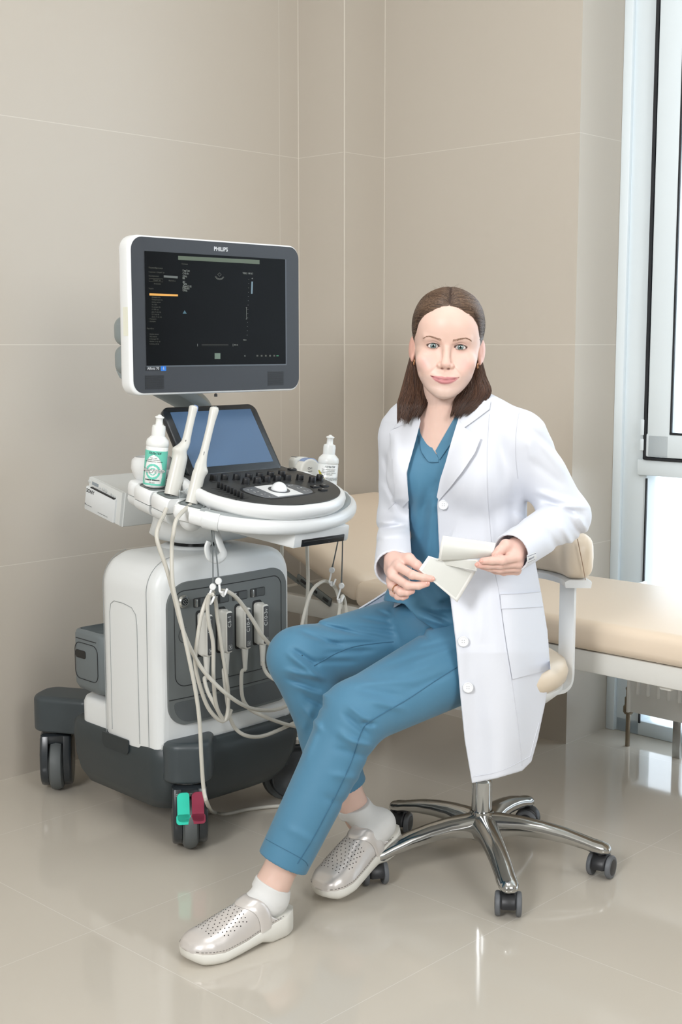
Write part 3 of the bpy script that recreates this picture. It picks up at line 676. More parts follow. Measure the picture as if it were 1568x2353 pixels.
mquad('help_tile', ((492, 811.5), (505, 811.5), (505, 825), (492, 825)), mat('tile_sage', (86, 102, 88), 0.4, emit=0.3))
mquad('power_mark', ((634, 816.5), (639, 816.5), (639, 818.5), (634, 818.5)), mat('mark_green', (40, 110, 70), 0.4, emit=0.3))
tr = MB(); x, z = mon_at(423, 718); tr.prism([(x-0.006, z-0.003), (x+0.006, z-0.003), (x, z+0.005)], 0.0025, 0.0027, MF); mk('probe_mark', tr, mat('mark_teal', (50, 84, 96), 0.4, emit=0.3), mo)
mk('edge_sticker', MB().prism([(1.19, -0.022), (1.255, -0.022), (1.255, -0.004), (1.19, -0.004)], 0, 0.0004, Matrix(((0, 0, -1, -0.110), (0, -1, 0, MY_+0.0), (1, 0, 0, 0.03), (0, 0, 0, 1)))), mat('sticker_cream', (232, 232, 216), 0.5), mo)
mk('microphone', MB().lathe([(0.004, 0), (0.004, 0.006), (0.002, 0.008)], Matrix.Translation((0.127, 0.035, 1.076)), 12), BLK, mo)
# arm: lower link leaning left, elbow, upper knuckle behind the monitor
ar = MB()
sec = [(0.016*math.cos(a)*(1.25 if abs(math.sin(a)) < 0.5 else 1), 0.030*math.sin(a)) for a in np.linspace(0, 2*math.pi, 17)[:-1]]
ar.tube(crom([(0.215, 0.21, 0.985), (0.210, 0.20, 1.03), (0.16, 0.19, 1.065), (0.05, 0.18, 1.115), (-0.03, 0.175, 1.15)], 6), 1.0, sec=[(a*1.9, b*1.15) for a, b in sec], up=(0, 1, 0))
arm = mk('monitor_arm', ar, MARM, us)
kb1 = MB().lathe([(0.0, 0.0)]+[(0.016+0.024*math.sin(t), 0.024-0.024*math.cos(t)) for t in np.linspace(0.1, 1.57, 9)]+[(0.016+0.024*math.cos(t), 0.045+0.024*math.sin(t)) for t in np.linspace(0, 1.5, 9)]+[(0, 0.069)], Matrix.Translation((-0.040, 0.14, 1.130)), 32, cap=False)
mk('arm_elbow', kb1, MARM, arm, smooth=180)
mk('arm_knuckle', MB().lathe([(0.0, 0.0)]+[(0.016+0.026*math.sin(t), 0.026-0.026*math.cos(t)) for t in np.linspace(0.1, 1.57, 9)]+[(0.016+0.026*math.cos(t), 0.045+0.026*math.sin(t)) for t in np.linspace(0, 1.5, 9)]+[(0, 0.071)], Matrix.Translation((-0.038, 0.14, 1.196)), 32, cap=False), MARM, arm, smooth=180)
mk('monitor_mount', MB().box((0.10, 0.125, 1.232), (0.24, 0.05, 0.045), bev=0.012), MARM, arm)

# ---------------- holders on the left rail
CLR = mat('clear_plastic', (225, 232, 234), 0.06, alpha=0.22)
def hold(y0, y1, x0=-0.236, yaw=0.0):
    """a C-shaped clip: upper shell and lower shell facing outward, with a grey well on top; returns the frame of its top"""
    yc = (y0+y1)/2; w_ = (y1-y0)/2-0.0012; Mh = CL @ Matrix.Translation((x0+0.034, yc, -0.036)) @ Matrix.Rotation(yaw, 4, 'Z')
    prof = [(-0.028, 0.0), (-0.032, -0.002), (-0.036, -0.008), (-0.037, -0.020), (-0.034, -0.033), (-0.024, -0.034), (0.0, -0.034), (0.032, -0.034), (0.032, 0.0)]
    hh = mk('probe_holder', MB().loft([[Mh @ Vector((px*s_ if px < 0 else px, yy, pz)) for px, pz in prof] for yy, s_ in ((-w_, 0.93), (-w_+0.003, 1.0), (w_-0.003, 1.0), (w_, 0.93))]), MW2, us, smooth=40)
    prof2 = [(-0.032, -0.036), (-0.033, -0.044), (-0.028, -0.055), (-0.016, -0.063), (0.004, -0.066), (0.022, -0.060), (0.03, -0.036)]
    mk('holder_underside', MB().loft([[Mh @ Vector((px, yy, pz)) for px, pz in prof2] for yy in (-w_*0.95, w_*0.95)]), MWH, hh, smooth=60)
    return Mh, hh
hold(0.094, 0.128, -0.228); Mh1, h1 = hold(0.026, 0.091); Mh2, h2_ = hold(-0.042, 0.022)
Mh3 = CL @ Matrix.Translation((-0.194, -0.086, -0.036)) @ Matrix.Rotation(0.45, 4, 'Z')
h = MB(); r_ = []
for (z, sx, sy) in ((0.0, 0.036, 0.034), (-0.004, 0.040, 0.038), (-0.022, 0.041, 0.039), (-0.034, 0.037, 0.034)):
    r_.append([Mh3 @ Vector((x, y, z)) for x, y in rrect(-sx, -sy, sx, sy, 0.016, 6)])
h.loft(r_); h3 = mk('probe_holder', h, MW2, us, smooth=50)
mk('holder_ball', MB().ball((0, 0, 0), (0.028, 0.028, 0.027)), MWH, h3).data.transform(Mh3 @ Matrix.Translation((0.0, 0.004, -0.038)))
for Mh, hh, s_ in ((Mh1, h1, 1), (Mh2, h2_, 1), (Mh3, h3, 1.08)):
    mk('holder_rim', MB().tube([Mh @ Vector((x, y, 0.001)) for x, y in rrect(-0.027*s_, -0.027*s_, 0.030*s_, 0.027*s_, 0.010, 4)], 0.0018, n=6, closed=True), mat('rim_grey', (120, 126, 126), 0.15, 0.3), hh)
    mk('holder_well', MB().prism(rrect(-0.026*s_, -0.026*s_, 0.029*s_, 0.026*s_, 0.010, 4), -0.002, 0.0008, Mh), mat('well_grey', (128, 134, 135), 0.4), hh)
# clear guards
for Mh, hh, a0, a1 in ((Mh1, h1, -1.5, -0.2), (Mh3, h3, -1.9, 2.2)):
    arc = np.linspace(a0, a1, 22)
    P0 = [Mh @ Vector((0.033*np.sign(math.cos(a))*abs(math.cos(a))**0.6, 0.031*np.sign(math.sin(a))*abs(math.sin(a))**0.6, 0.0)) for a in arc]; P1 = [Mh @ Vector((0.036*np.sign(math.cos(a))*abs(math.cos(a))**0.6, 0.034*np.sign(math.sin(a))*abs(math.sin(a))**0.6, 0.026+0.004*math.sin(k))) for k, a in enumerate(arc)]
    o_ = mk('clear_guard', MB().loft([P0, P1], closed=False), CLR, hh); sd = o_.modifiers.new('s', 'SOLIDIFY'); sd.thickness = 0.0018
    mk('guard_rim', MB().tube(P1, 0.0011, n=6), mat('guard_edge', (196, 204, 206), 0.1, spec=0.8), hh)

# ---------------- video printer
PRM = CL
bxp = MB(); bxp.prism(rrect(0.2656, -0.2066, 0.4247, -0.1156, 0.003, 3), 0, 0.25, CL @ Matrix(((0, 0, 1, -0.1300), (1, 0, 0, 0), (0, 1, 0, 0), (0, 0, 0, 1))))
pc = Mw @ cx_(-0.010, 0.345, -0.207)
pr = empty('video_printer', pc, mrz, 'white boxy thermal video printer fixed left of the console behind the gel bottle', 'printer'); PI = WM['video_printer'].inverted() @ Mw
def tomb(b, M):
    b.v = [tuple(M @ Vector(v)) for v in b.v]; return b
mk('case', tomb(bxp, PI), mat('printer_white', (222, 225, 224), 0.35), pr)
FP_ = CL @ Matrix(((0, 0, -1, -0.1300), (-1, 0, 0, 0.4247), (0, 1, 0, -0.2066), (0, 0, 0, 1))) @ Matrix.Scale(1.0891, 4)    # x: from far-left to near-right across the face, y up, z out
fc = MB(); fc.prism([(0.004, 0.003), (0.142, 0.003), (0.142, 0.083), (0.004, 0.083)], 0, 0.008, FP_, bev=0.003)
mk('face', tomb(fc, PI), mat('printer_white', (222, 225, 224), 0.35), pr)
ff = MB(); ff.prism(rrect(0.002, 0.004, 0.125, 0.062, 0.003, 3), 0.006, 0.013, FP_, bev=0.003); fl_ = mk('paper_door', tomb(ff, PI), mat('printer_door', (228, 232, 234), 0.3), pr)
f3 = MB(); f3.prism([(0.022, 0.0615), (0.120, 0.0605), (0.120, 0.063), (0.022, 0.064)], 0.006, 0.0135, FP_); mk('paper_slot', tomb(f3, PI), BLK, pr)
f4 = MB(); f4.prism([(0.020, 0.069), (0.046, 0.069), (0.046, 0.0765), (0.020, 0.0765)], 0.006, 0.0087, FP_); mk('lcd', tomb(f4, PI), mat('lcd_grey', (150, 160, 168), 0.2), pr)
for (x, y, r0) in ((0.068, 0.071, 0.0045), (0.079, 0.070, 0.0045), (0.054, 0.070, 0.002), (0.100, 0.068, 0.0025), (0.109, 0.067, 0.0025), (0.118, 0.066, 0.0025), (0.009, 0.074, 0.0045)):
    f5 = MB(); f5.lathe([(r0, 0.006), (r0, 0.0095), (r0*0.8, 0.0100)], FP_ @ Matrix.Translation((x, y, 0)), 14); mk('button', tomb(f5, PI), mat('button_grey', (206, 210, 210), 0.35), pr)
f6 = MB(); f6.text('SONY', 0.0125, FP_ @ Matrix.Translation((0.006, 0.052, 0.0132)), 'LEFT', bold=0.0002); mk('logo', tomb(f6, PI), mat('print_black', (30, 30, 32), 0.5), fl_)
f7 = MB(); f7.text('DIGITAL GRAPHIC PRINTER UP-897', 0.0026, FP_ @ Matrix.Translation((0.060, 0.012, 0.0132)), 'LEFT', 0.0001); f7.text('A6  THERMAL PAPER', 0.0026, FP_ @ Matrix.Translation((0.010, 0.017, 0.0132)), 'LEFT', 0.0001)
f7.prism([(0.004, 0.016), (0.008, 0.016), (0.008, 0.020), (0.004, 0.020)], 0.013, 0.0133, FP_)
mk('small_print', tomb(f7, PI), mat('print_grey', (110, 112, 114), 0.5), fl_)

# ---------------- gel bottles
def bottle(name, base, tilt, ca, label, kind):
    b0 = empty(name, base, 0, label, 'gel bottle', 'gel bottles on the machine'); T = Matrix.Scale(1.07, 4) @ Matrix.Rotation(tilt[0], 4, 'Y') @ Matrix.Rotation(tilt[1], 4, 'X')
    bw = mat('bottle_white', (236, 238, 236), 0.3, sub=0.05)
    bd = MB().lathe([(0.020, 0), (0.0235, 0.003), (0.0245, 0.01), (0.0245, 0.088), (0.0235, 0.0895), (0.0245, 0.091), (0.0250, 0.094), (0.0250, 0.0985), (0.0235, 0.104), (0.0165, 0.111), (0.0145, 0.113)], T, 36)
    body_ = mk('bottle', bd, bw, b0)
    cp_ = MB().lathe([(0.0148, 0.112), (0.0150, 0.130), (0.0140, 0.135), (0.0085, 0.137), (0.0078, 0.138), (0.0074, 0.149), (0.0082, 0.151), (0.0102, 0.1525), (0.0098, 0.1545), (0.0045, 0.157), (0.0032, 0.159), (0.0, 0.1595)], T, 28, cap=False)
    mk('cap', cp_, bw, b0)
    def wrap(mb, f, z0, z1, a0, a1, n=24, off=0.0003):  # region on the cylinder
        pass
    R0_ = 0.0247
    def patch(cond, nm, m_, off, nz=60, na=72):
        mb = MB(); vid = {}
        def vert(i, j):
            k_ = (i, j)
            if k_ not in vid:
                a = ca-1.5+3.0*i/na; z = 0.006+0.078*j/nz; vid[k_] = len(mb.v); mb.v.append(tuple(T @ Vector(((R0_+off)*math.cos(a), (R0_+off)*math.sin(a), z))))
            return vid[k_]
        for i in range(na):
            for j in range(nz):
                s_ = (-1.5+3.0*(i+0.5)/na)*R0_; z = 0.006+0.078*(j+0.5)/nz
                if cond(s_, z): mb.f.append((vert(i, j), vert(i+1, j), vert(i+1, j+1), vert(i, j+1)))
        if mb.f: mk(nm, mb, m_, body_)
    def curved(t, size, z, s0, m_, nm, sh=0.0, bold=0.0, off=0.0006):
        mb = MB().text(t, size, Matrix.Identity(4), 'CENTER', 0.00005, shear=sh, bold=bold)
        out = []
        for (x, y, zz) in mb.v:
            a = ca+(x+s0)/R0_; out.append(tuple(T @ Vector(((R0_+off+zz)*math.cos(a), (R0_+off+zz)*math.sin(a), z+y))))
        mb.v = out; mk(nm, mb, m_, body_)
    ink = mat('label_ink', (28, 62, 58), 0.5)
    if kind == 0:
        tq = mat('label_turquoise', (112, 208, 186), 0.4)
        def cnd(s_, z):
            q = (s_/0.0225)**2+((z-0.030)/0.042)**2
            if z > 0.082: return False
            if q > 1 and z > 0.010: return True
            if z <= 0.010: return True
            rr = math.hypot(s_, z-0.036); return 0.0125 < rr < 0.017 or 0.006 < rr < 0.008
        patch(cnd, 'label_print', tq, 0.0003)
        curved('ГЕЛЬТЕК', 0.0062, 0.076, 0.002, ink, 'brand_text', 0.2, 0.0002)
        curved('Гель для', 0.0036, 0.066, 0, ink, 'label_text'); curved('ультразвуковых', 0.0036, 0.062, 0, ink, 'label_text'); curved('исследований и терапии', 0.0034, 0.058, 0, ink, 'label_text')
        curved('Медиагель', 0.0112, 0.038, 0, mat('print_black', (30, 30, 32), 0.5), 'product_text', 0.3, 0.0006, 0.0007)
        curved('Медиагель', 0.0112, 0.038, 0, mat('bottle_white', (236, 238, 236), 0.3), 'product_text', 0.3, 0.0002, 0.0010)
        curved('средняя вязкость', 0.0040, 0.018, 0, ink, 'label_text', 0, 0.0002); curved('250 мл', 0.0040, 0.012, 0, ink, 'label_text')
    else:
        ol = mat('label_olive', (184, 174, 62), 0.4)
        patch(lambda s_, z: (abs((z-0.040)+(s_+0.002)*1.15-0.004) < 0.0045 and s_ < 0.012 and z < 0.074) or (abs((z-0.022)+(s_+0.004)*1.15-0.002) < 0.0042 and s_ < 0.014 and z < 0.05), 'label_print', ol, 0.0003)
        ik = mat('label_grey_ink', (92, 96, 96), 0.5)
        curved('ГЕЛЬТЕК', 0.0058, 0.084, 0.003, ik, 'brand_text', 0.2, 0.0001)
        for z, t in ((0.0775, 'Гель универсальный'), (0.0735, 'для ультразвуковых'), (0.0695, 'исследований, терапии'), (0.0655, 'и эпиляции')): curved(t, 0.0034, z, 0.0, ik, 'label_text')
        curved('Ультрагель', 0.0105, 0.055, 0.002, mat('print_black', (30, 30, 32), 0.5), 'product_text', 0.3, 0.0006, 0.0007)
        curved('Ультрагель', 0.0105, 0.055, 0.002, mat('bottle_white', (236, 238, 236), 0.3), 'product_text', 0.3, 0.0002, 0.0010)
    return b0
bLp = at(345, 1119, (Mw @ Vector((0, 0, 0))).y) if False else None
def mat_at(px, py, y):   # pixel -> world point on the machine plane local y
    return atplane(px, py, Mw @ Vector((0, y, 0)), Mw.to_3x3() @ Vector((0, 1, 0)))
pb = CW @ Vector((-0.204, 0.058, -0.035)); yl_ = (Mw.inverted() @ pb).y; pt_ = mat_at(366, 996, yl_)
bottle('gel_bottle', pb, (math.atan2(pt_.x-pb.x, pt_.z-pb.z), 0.02), -math.pi/2-0.10, 'white squeeze bottle with turquoise label in the left probe holder', 0)
pb = mat_at(748, 1150, 0.0); pt_ = mat_at(760, 998, 0.0)
bottle('gel_bottle', pb, (math.atan2(pt_.x-pb.x, pt_.z-pb.z), 0.0), -math.pi/2+0.10, 'white squeeze bottle with olive striped label at the right of the console', 1)
# ring holder behind the left bottle
mk('cup_holder', MB().lathe([(0.030, 0.0), (0.045, 0.012), (0.052, 0.035), (0.050, 0.055), (0.042, 0.062), (0.036, 0.055), (0.034, 0.03)], Matrix.Translation(Mw.inverted() @ (mat_at(352, 1108, 0.12))), 32), MW2, us, smooth=60)

# ---------------- transducers
PG = mat('probe_grey_white', (214, 213, 206), 0.35)
def wand(name, base, tip, rb, label, lens_col, thumb, cable_pts, plug_i, code):
    e = empty(name, base, 0, label, 'ultrasound probe', 'slim probes in the left holders'); W = WM[e.name]; Wi = W.inverted()
    A = Vector(base); B = Vector(tip); d = (B-A); L = d.length
    ax = d.normalized(); side = Mw.to_3x3() @ Vector((1, 0, 0)); side = (side-ax*side.dot(ax)).normalized(); bk_ = ax.cross(side)
    prof = [(0.0, rb*0.97, rb*0.80), (0.10, rb, rb*0.82), (0.30, rb*0.97, rb*0.82), (0.44, rb*0.94, rb*0.80), (0.50, rb*0.90, rb*0.76), (0.545, rb*0.72, rb*0.66), (0.60, rb*0.53, rb*0.55), (0.70, rb*0.46, rb*0.50), (0.88, rb*0.46, rb*0.50), (0.95, rb*0.52, rb*0.56), (0.985, rb*0.50, rb*0.52), (1.0, rb*0.22, rb*0.22)] if thumb else \
           [(0.0, rb*0.97, rb*0.8), (0.12, rb*0.98, rb*0.8), (0.26, rb*0.97, rb*0.8), (0.32, rb*1.08, rb*0.82), (0.35, rb*1.10, rb*0.82), (0.39, rb*0.92, rb*0.72), (0.46, rb*0.66, rb*0.62), (0.56, rb*0.54, rb*0.54), (0.82, rb*0.52, rb*0.54), (0.94, rb*0.64, rb*0.64), (0.985, rb*0.60, rb*0.60), (1.0, rb*0.26, rb*0.26)]
    P = crom([(t, a, b) for t, a, b in prof], 5); rings = []
    for p in P:
        off = (-0.28*rb*math.exp(-((p.x-0.49)/0.045)**2)+0.34*rb*min(1, max(0, (p.x-0.5)/0.1))) if thumb else (0.22*rb*math.exp(-((p.x-0.345)/0.035)**2))
        rings.append([A+ax*(L*p.x)+side*(math.cos(a)*p.y+off)+bk_*math.sin(a)*p.z for a in np.linspace(0, 2*math.pi, 21)[:-1]])
    mk('handle', MB().loft(rings), PG, e, world=True, smooth=60)
    tp_ = MB(); r_ = []
    for t, s_ in ((0.925, 0.50), (0.945, 0.62), (0.985, 0.62), (1.000, 0.50), (1.008, 0.20)):
        r_.append([A+ax*(L*t)+side*(math.cos(a)*rb*s_*0.86+rb*(0.36 if thumb else 0.06))+bk_*math.sin(a)*rb*s_*0.98 for a in np.linspace(-1.05, 1.05, 13)]+[A+ax*(L*t)+side*rb*(0.34 if thumb else 0.02)])
    mk('lens', tp_.loft(r_), mat('lens_'+lens_col[0], lens_col[1], 0.3), e, world=True)
    mk('button_slot', MB().tube([A+ax*L*t+side*rb*0.35-bk_*rb*0.62*0 + (Vector((0, -1, 0))*rb*0.55) for t in (0.58, 0.62)] if thumb else [A+ax*L*t+side*rb*0.1+Vector((0, -1, 0))*rb*0.60 for t in (0.50, 0.54)], 0.0012, n=6), mat('slot_grey', (120, 122, 120), 0.5), e, world=True)
    return e
def plug(e, i, code):
    x = PX[i]; z0, z1 = 0.462, 0.568; y = bowY(x+0.012)-0.004; h_ = 0.034
    b = MB(); r_ = []
    for (dy, ins) in ((0.0, 0.0015), (-0.014, 0.0), (-0.018, 0.0022), (-h_+0.002, 0.0022), (-h_, 0.0045)):
        r_.append([Mw @ Vector((px_, y+dy, pz_)) for px_, pz_ in rrect(x+ins, z0+ins, x+0.0245-ins, z1-ins, 0.007, 5)])
    p = mk('connector', b.loft(r_), PG, e, world=True, smooth=40)
    mk('connector_shadow_gap', MB().prism(rrect(x-0.003, z0-0.003, x+0.028, z1+0.004, 0.008, 5), 0.0, 0.0008, Mw @ frame_front(0, 0) @ Matrix.Translation((0, 0, bowY(0)-bowY(x+0.012)))), mat('painted_socket_shadow', (30, 31, 32), 0.7), p, world=True)  # dark plate round the plug, its colour paints the shadow there
    FM = Mw @ Matrix(((1, 0, 0, 0), (0, 0, -1, y-h_), (0, 1, 0, 0), (0, 0, 0, 1)))
    mk('label_plate', MB().prism(rrect(x+0.0045, z0+0.006, x+0.0205, z1-0.006, 0.0035, 4), -0.0005, 0.0008, FM), mat('label_plate_grey', (76, 78, 80), 0.45), p, world=True)
    t = MB().text(code, 0.0145, FM @ Matrix.Translation((x+0.0115, z1-0.012, 0.0010)) @ Matrix.Rotation(math.pi/2, 4, 'Z'), 'RIGHT', 0.0001)
    t.tube([FM @ Vector((a, b_, 0.001)) for a, b_ in rrect(x+0.008, z0+0.011, x+0.018, z0+0.021, 0.0005, 2)], 0.0003, n=4, closed=True)
    t.box(tuple(FM @ Vector((x+0.013, z0+0.0175, 0.001))), (0.0016, 0.0004, 0.0022))
    for q in ((x+0.0105, z0+0.013), (x+0.0155, z0+0.013), (x+0.010, z0+0.018), (x+0.016, z0+0.018)): t.tube([FM @ Vector((x+0.013, z0+0.016, 0.001)), FM @ Vector((q[0], q[1], 0.001))], 0.0005, n=4)
    mk('connector_text', t, mat('mark_white', (210, 212, 210), 0.5), p, world=True)
    mk('strain_relief', MB().tube([Mw @ Vector((x+0.012, y-0.020, z)) for z in np.linspace(z0+0.002, z0-0.052, 6)], [0.0085, 0.0080, 0.0072, 0.0064, 0.0058, 0.0052], n=14), PG, p, world=True)
    return Mw @ Vector((x+0.012, y-0.020, z0-0.052))
def cable(e, pts, r=0.0047):
    mk('cable', MB().tube(crom(pts, 10), r, n=10), RUB, e, world=True)
def fy(px, py, y): return mat_at(px, py, y)    # a point in front of the machine at machine depth y
# endocavity probe 1 -> connector C10-4ec ; probe 2 -> C10-3v
b1 = CW @ Vector((-0.203, -0.010, -0.036)); t1p = mat_at(441, 930, (Mw.inverted() @ b1).y)
e1 = wand('endocavity_probe', b1, t1p, 0.0195, 'slim endocavity probe with blue tip, its thick handle in the holder beside the turquoise gel', ('blue', (120, 146, 196)), True, None, 2, '')
b2_ = CW @ Vector((-0.198, -0.080, -0.036)); t2p = mat_at(494, 935, (Mw.inverted() @ b2_).y)
e2 = wand('endocavity_probe', b2_, t2p, 0.0165, 'slim endocavity probe with grey tip standing in the clear guarded holder', ('grey', (150, 154, 154)), False, None, 3, '')
q2 = plug(e1, 2, 'C10-4ec'); q3 = plug(e2, 3, 'C10-3v')
def P3(*l): return [fy(*p) for p in l]
cable(e1, [b1]+P3((376, 1185, -0.04), (366, 1205, -0.08), (361, 1240, -0.10), (384, 1310, -0.11), (400, 1370, -0.115), (418, 1440, -0.12), (443, 1500, -0.13), (475, 1550, -0.14), (525, 1598, -0.15), (575, 1627, -0.13), (625, 1632, -0.08), (660, 1622, -0.03), (705, 1600, 0.02))
      +[Mw @ Vector((0.42, 0.02, 0.25))])
cable(e1, [q2]+P3((556, 1545, -0.026), (555, 1580, -0.03), (560, 1610, -0.04), (578, 1632, -0.05), (612, 1648, -0.06), (650, 1662, -0.05), (690, 1672, -0.02)))
cable(e2, [b2_]+P3((408, 1190, -0.12), (399, 1225, -0.13), (395, 1260, -0.12), (397, 1340, -0.13), (410, 1400, -0.135), (432, 1500, -0.145), (450, 1590, -0.15), (459, 1660, -0.15), (463, 1740, -0.145), (468, 1810, -0.14), (476, 1845, -0.14))
      +[atz(490, 1866, 0.012), atz(520, 1870, 0.006), atz(570, 1860, 0.006), atz(640, 1852, 0.006), atz(720, 1850, 0.006), atz(800, 1830, 0.006)])
cable(e2, [q3]+P3((604, 1520, -0.026), (609, 1540, -0.03), (622, 1556, -0.045), (650, 1568, -0.05), (680, 1560, -0.02), (705, 1500, 0.03)))
# curved array probe C5-1 and linear probe on the right
def body_probe(name, px, py, y, w_, h_, d_, label, curved_, code):
    c = mat_at(px, py, y); e = empty(name, c, mrz, label, 'ultrasound probe'); b = MB(); r_ = []
    if curved_:
        outl = [(-0.010, -0.055), (-0.013, -0.030), (-0.030, -0.012), (-0.034, 0.008), (-0.027, 0.024), (-0.012, 0.033), (0.006, 0.034), (0.024, 0.026), (0.034, 0.010), (0.030, -0.012), (0.013, -0.030), (0.010, -0.055)]
    else:
        outl = [(-0.012, -0.055), (-0.015, -0.020), (-0.030, -0.010), (-0.033, 0.004), (-0.026, 0.024), (0.026, 0.020), (0.034, 0.0), (0.030, -0.014), (0.015, -0.022), (0.012, -0.055)]
    oc = [(p.x, p.y) for p in crom([(x, z, 0) for x, z in outl], 4, True)]
    M_ = Matrix(((1, 0, 0, 0), (0, 0, -1, 0), (0, 1, 0, 0), (0, 0, 0, 1)))
    b.prism(oc, -d_, d_, M_, bev=0.006, bev0=0.006, seg=4); hb = mk('handle', b, PG, e, smooth=60)
    ln = MB()
    if curved_:
        ln.tube([(0.0355*math.cos(a)+0.0005, 0, 0.0355*math.sin(a)-0.0005) for a in np.linspace(0.25, 2.2, 20)], 1.0, sec=[(-0.005, -d_*0.8), (0.0015, -d_*0.7), (0.0015, d_*0.7), (-0.005, d_*0.8)], up=(0, 0, 1))
        mk('lens', ln, mat('lens_blue2', (132, 152, 190), 0.3), e)
        mk('finger_rest', MB().tube([(0.011*math.cos(a), -d_-0.0002, 0.011*math.sin(a)-0.022) for a in np.linspace(0.1, math.pi-0.1, 14)], 0.0012, n=6), PG, e)
        tt = MB().text(code, 0.008, M_ @ Matrix.Translation((-0.004, 0.010, d_+0.0002)), ext=0.0001, bold=0.0001); tt.text('PHILIPS', 0.0046, M_ @ Matrix.Translation((-0.004, 0.002, d_+0.0002)), ext=0.0001)
        mk('probe_text', tt, mat('print_black', (30, 30, 32), 0.5), hb)
    else:
        ln.prism([(-0.024, 0.020), (0.024, 0.016), (0.026, 0.021), (-0.024, 0.026)], -d_*0.7, d_*0.7, M_, bev=0.001); mk('lens', ln, mat('lens_grey2', (112, 116, 116), 0.4), e)
        tk = MB()
        for k in range(6): tk.prism([(-0.018+0.007*k, 0.011), (-0.0174+0.007*k, 0.011), (-0.0174+0.007*k, 0.016), (-0.018+0.007*k, 0.016)], d_-0.001, d_+0.0003, M_)
        mk('scale_marks', tk, mat('print_grey', (110, 112, 114), 0.5), hb)
    return e, c
e3, c3 = body_probe('curved_probe', 707, 1084, 0.05, 0, 0, 0.014, 'rounded curved array probe with blue lens beside the olive labelled bottle', True, 'C5-1')
e4, c4 = body_probe('linear_probe', 690, 1070, 0.12, 0, 0, 0.012, 'flat topped linear probe behind the rounded one at the right of the console', False, '')
q1 = plug(e3, 1, 'C5-1'); q0 = plug(e4, 0, 'L12-4')
mk('probe_cup', MB().prism(rrect(-0.10, -0.05, 0.03, 0.055, 0.02, 5), -0.012, 0.02, Matrix.Translation(Mw.inverted() @ mat_at(715, 1122, 0.06)), bev=0.004), MW2, us)
# their cables: looped through the hangers
cable(e3, [q1]+P3((514, 1540, -0.03), (518, 1580, -0.04), (527, 1640, -0.05), (540, 1672, -0.06), (565, 1690, -0.07), (600, 1692, -0.06), (640, 1678, -0.04), (700, 1650, 0.0)))
cable(e3, P3((493, 1358, -0.135), (478, 1372, -0.13), (464, 1410, -0.13), (455, 1460, -0.125), (449, 1520, -0.12), (458, 1570, -0.11), (478, 1625, -0.10), (505, 1655, -0.10), (520, 1650, -0.10), (525, 1610, -0.10), (521, 1560, -0.11), (510, 1490, -0.12), (500, 1420, -0.125), (495, 1378, -0.135), (488, 1366, -0.15)))
cable(e4, [q0]+P3((470, 1560, -0.028), (478, 1590, -0.04), (494, 1620, -0.06), (510, 1648, -0.08), (522, 1652, -0.09), (532, 1630, -0.09)))
cable(e4, P3((482, 1365, -0.15), (477, 1390, -0.14), (480, 1430, -0.135), (490, 1480, -0.13), (491, 1560, -0.12), (497, 1620, -0.11), (512, 1655, -0.10)))
cable(e4, P3((508, 1357, -0.15), (525, 1360, -0.15), (548, 1378, -0.15), (578, 1420, -0.14), (604, 1462, -0.13), (630, 1487, -0.11), (660, 1490, -0.08), (700, 1480, -0.05)))
# cables hanging at the right end
cable(e3, [c3+Vector((0, 0, -0.05))]+P3((706, 1180, 0.05), (706, 1255, 0.05), (708, 1340, 0.06), (703, 1420, 0.07), (700, 1520, 0.08)))
cable(e4, [c4+Vector((0, 0, -0.05))]+P3((650, 1200, 0.10), (648, 1250, 0.10), (648, 1330, 0.12)))
cable(e4, P3((692, 1450, -0.05), (700, 1410, -0.05), (716, 1360, -0.05), (738, 1338, -0.05), (757, 1338, -0.05), (773, 1355, -0.05), (780, 1385, -0.05), (783, 1420, -0.05)))
cable(e3, P3((777, 1425, -0.06), (782, 1395, -0.06), (787, 1370, -0.06), (792, 1380, -0.06), (797, 1410, -0.06)))
# hangers
GST = mat('hanger_grey', (112, 118, 120), 0.4); WCL = mat('hanger_white', (236, 238, 238), 0.3)
def hanger(top, bot, clipdir, label, grp='cable hangers'):
    e = empty('cable_hanger', top, 0, label, 'cable hanger', grp)
    mk('strap', MB().tube(crom([top, top*0.5+bot*0.5+Vector((0.001, 0, 0)), bot], 8), [0.0028]+[0.0017]*14+[0.0022, 0.003], n=8), GST, e, world=True)
    mk('pivot', MB().lathe([(0.0075, -0.004), (0.0075, 0.004), (0.006, 0.0055)], Matrix.Translation(bot+Vector((0, -0.006, 0))) @ Matrix.Rotation(math.pi/2, 4, 'X'), 18), WCL, e, world=True)
    c2 = bot+clipdir
    mk('clip', MB().tube(crom([bot, (bot+c2)/2, c2, c2+Vector((0.010, -0.004, -0.003)), c2+Vector((0.016, -0.002, 0.009))], 5), 1.0, sec=[(-0.0022, -0.0065), (0.0022, -0.0065), (0.0022, 0.0065), (-0.0022, 0.0065)], up=(1, 0, 0)), WCL, e, world=True)
hanger(fy(486, 1205, -0.13), fy(490, 1347, -0.14), Vector((-0.012, -0.01, -0.03)), 'grey cable strap with white clip under the console, left one of the front pair')
hanger(fy(489, 1205, -0.15), fy(503, 1334, -0.155), Vector((0.004, -0.006, -0.026)), 'grey cable strap with white clip under the console, right one of the front pair')
hanger(fy(789, 1178, -0.12), fy(763, 1309, -0.06), Vector((-0.006, -0.004, -0.032)), 'grey cable strap slanting down from the handle end with white clip')
hanger(fy(788, 1178, -0.10), fy(785, 1345, -0.06), Vector((-0.010, -0.004, -0.036)), 'thin grey cable strap hanging straight down beside the slanting one')
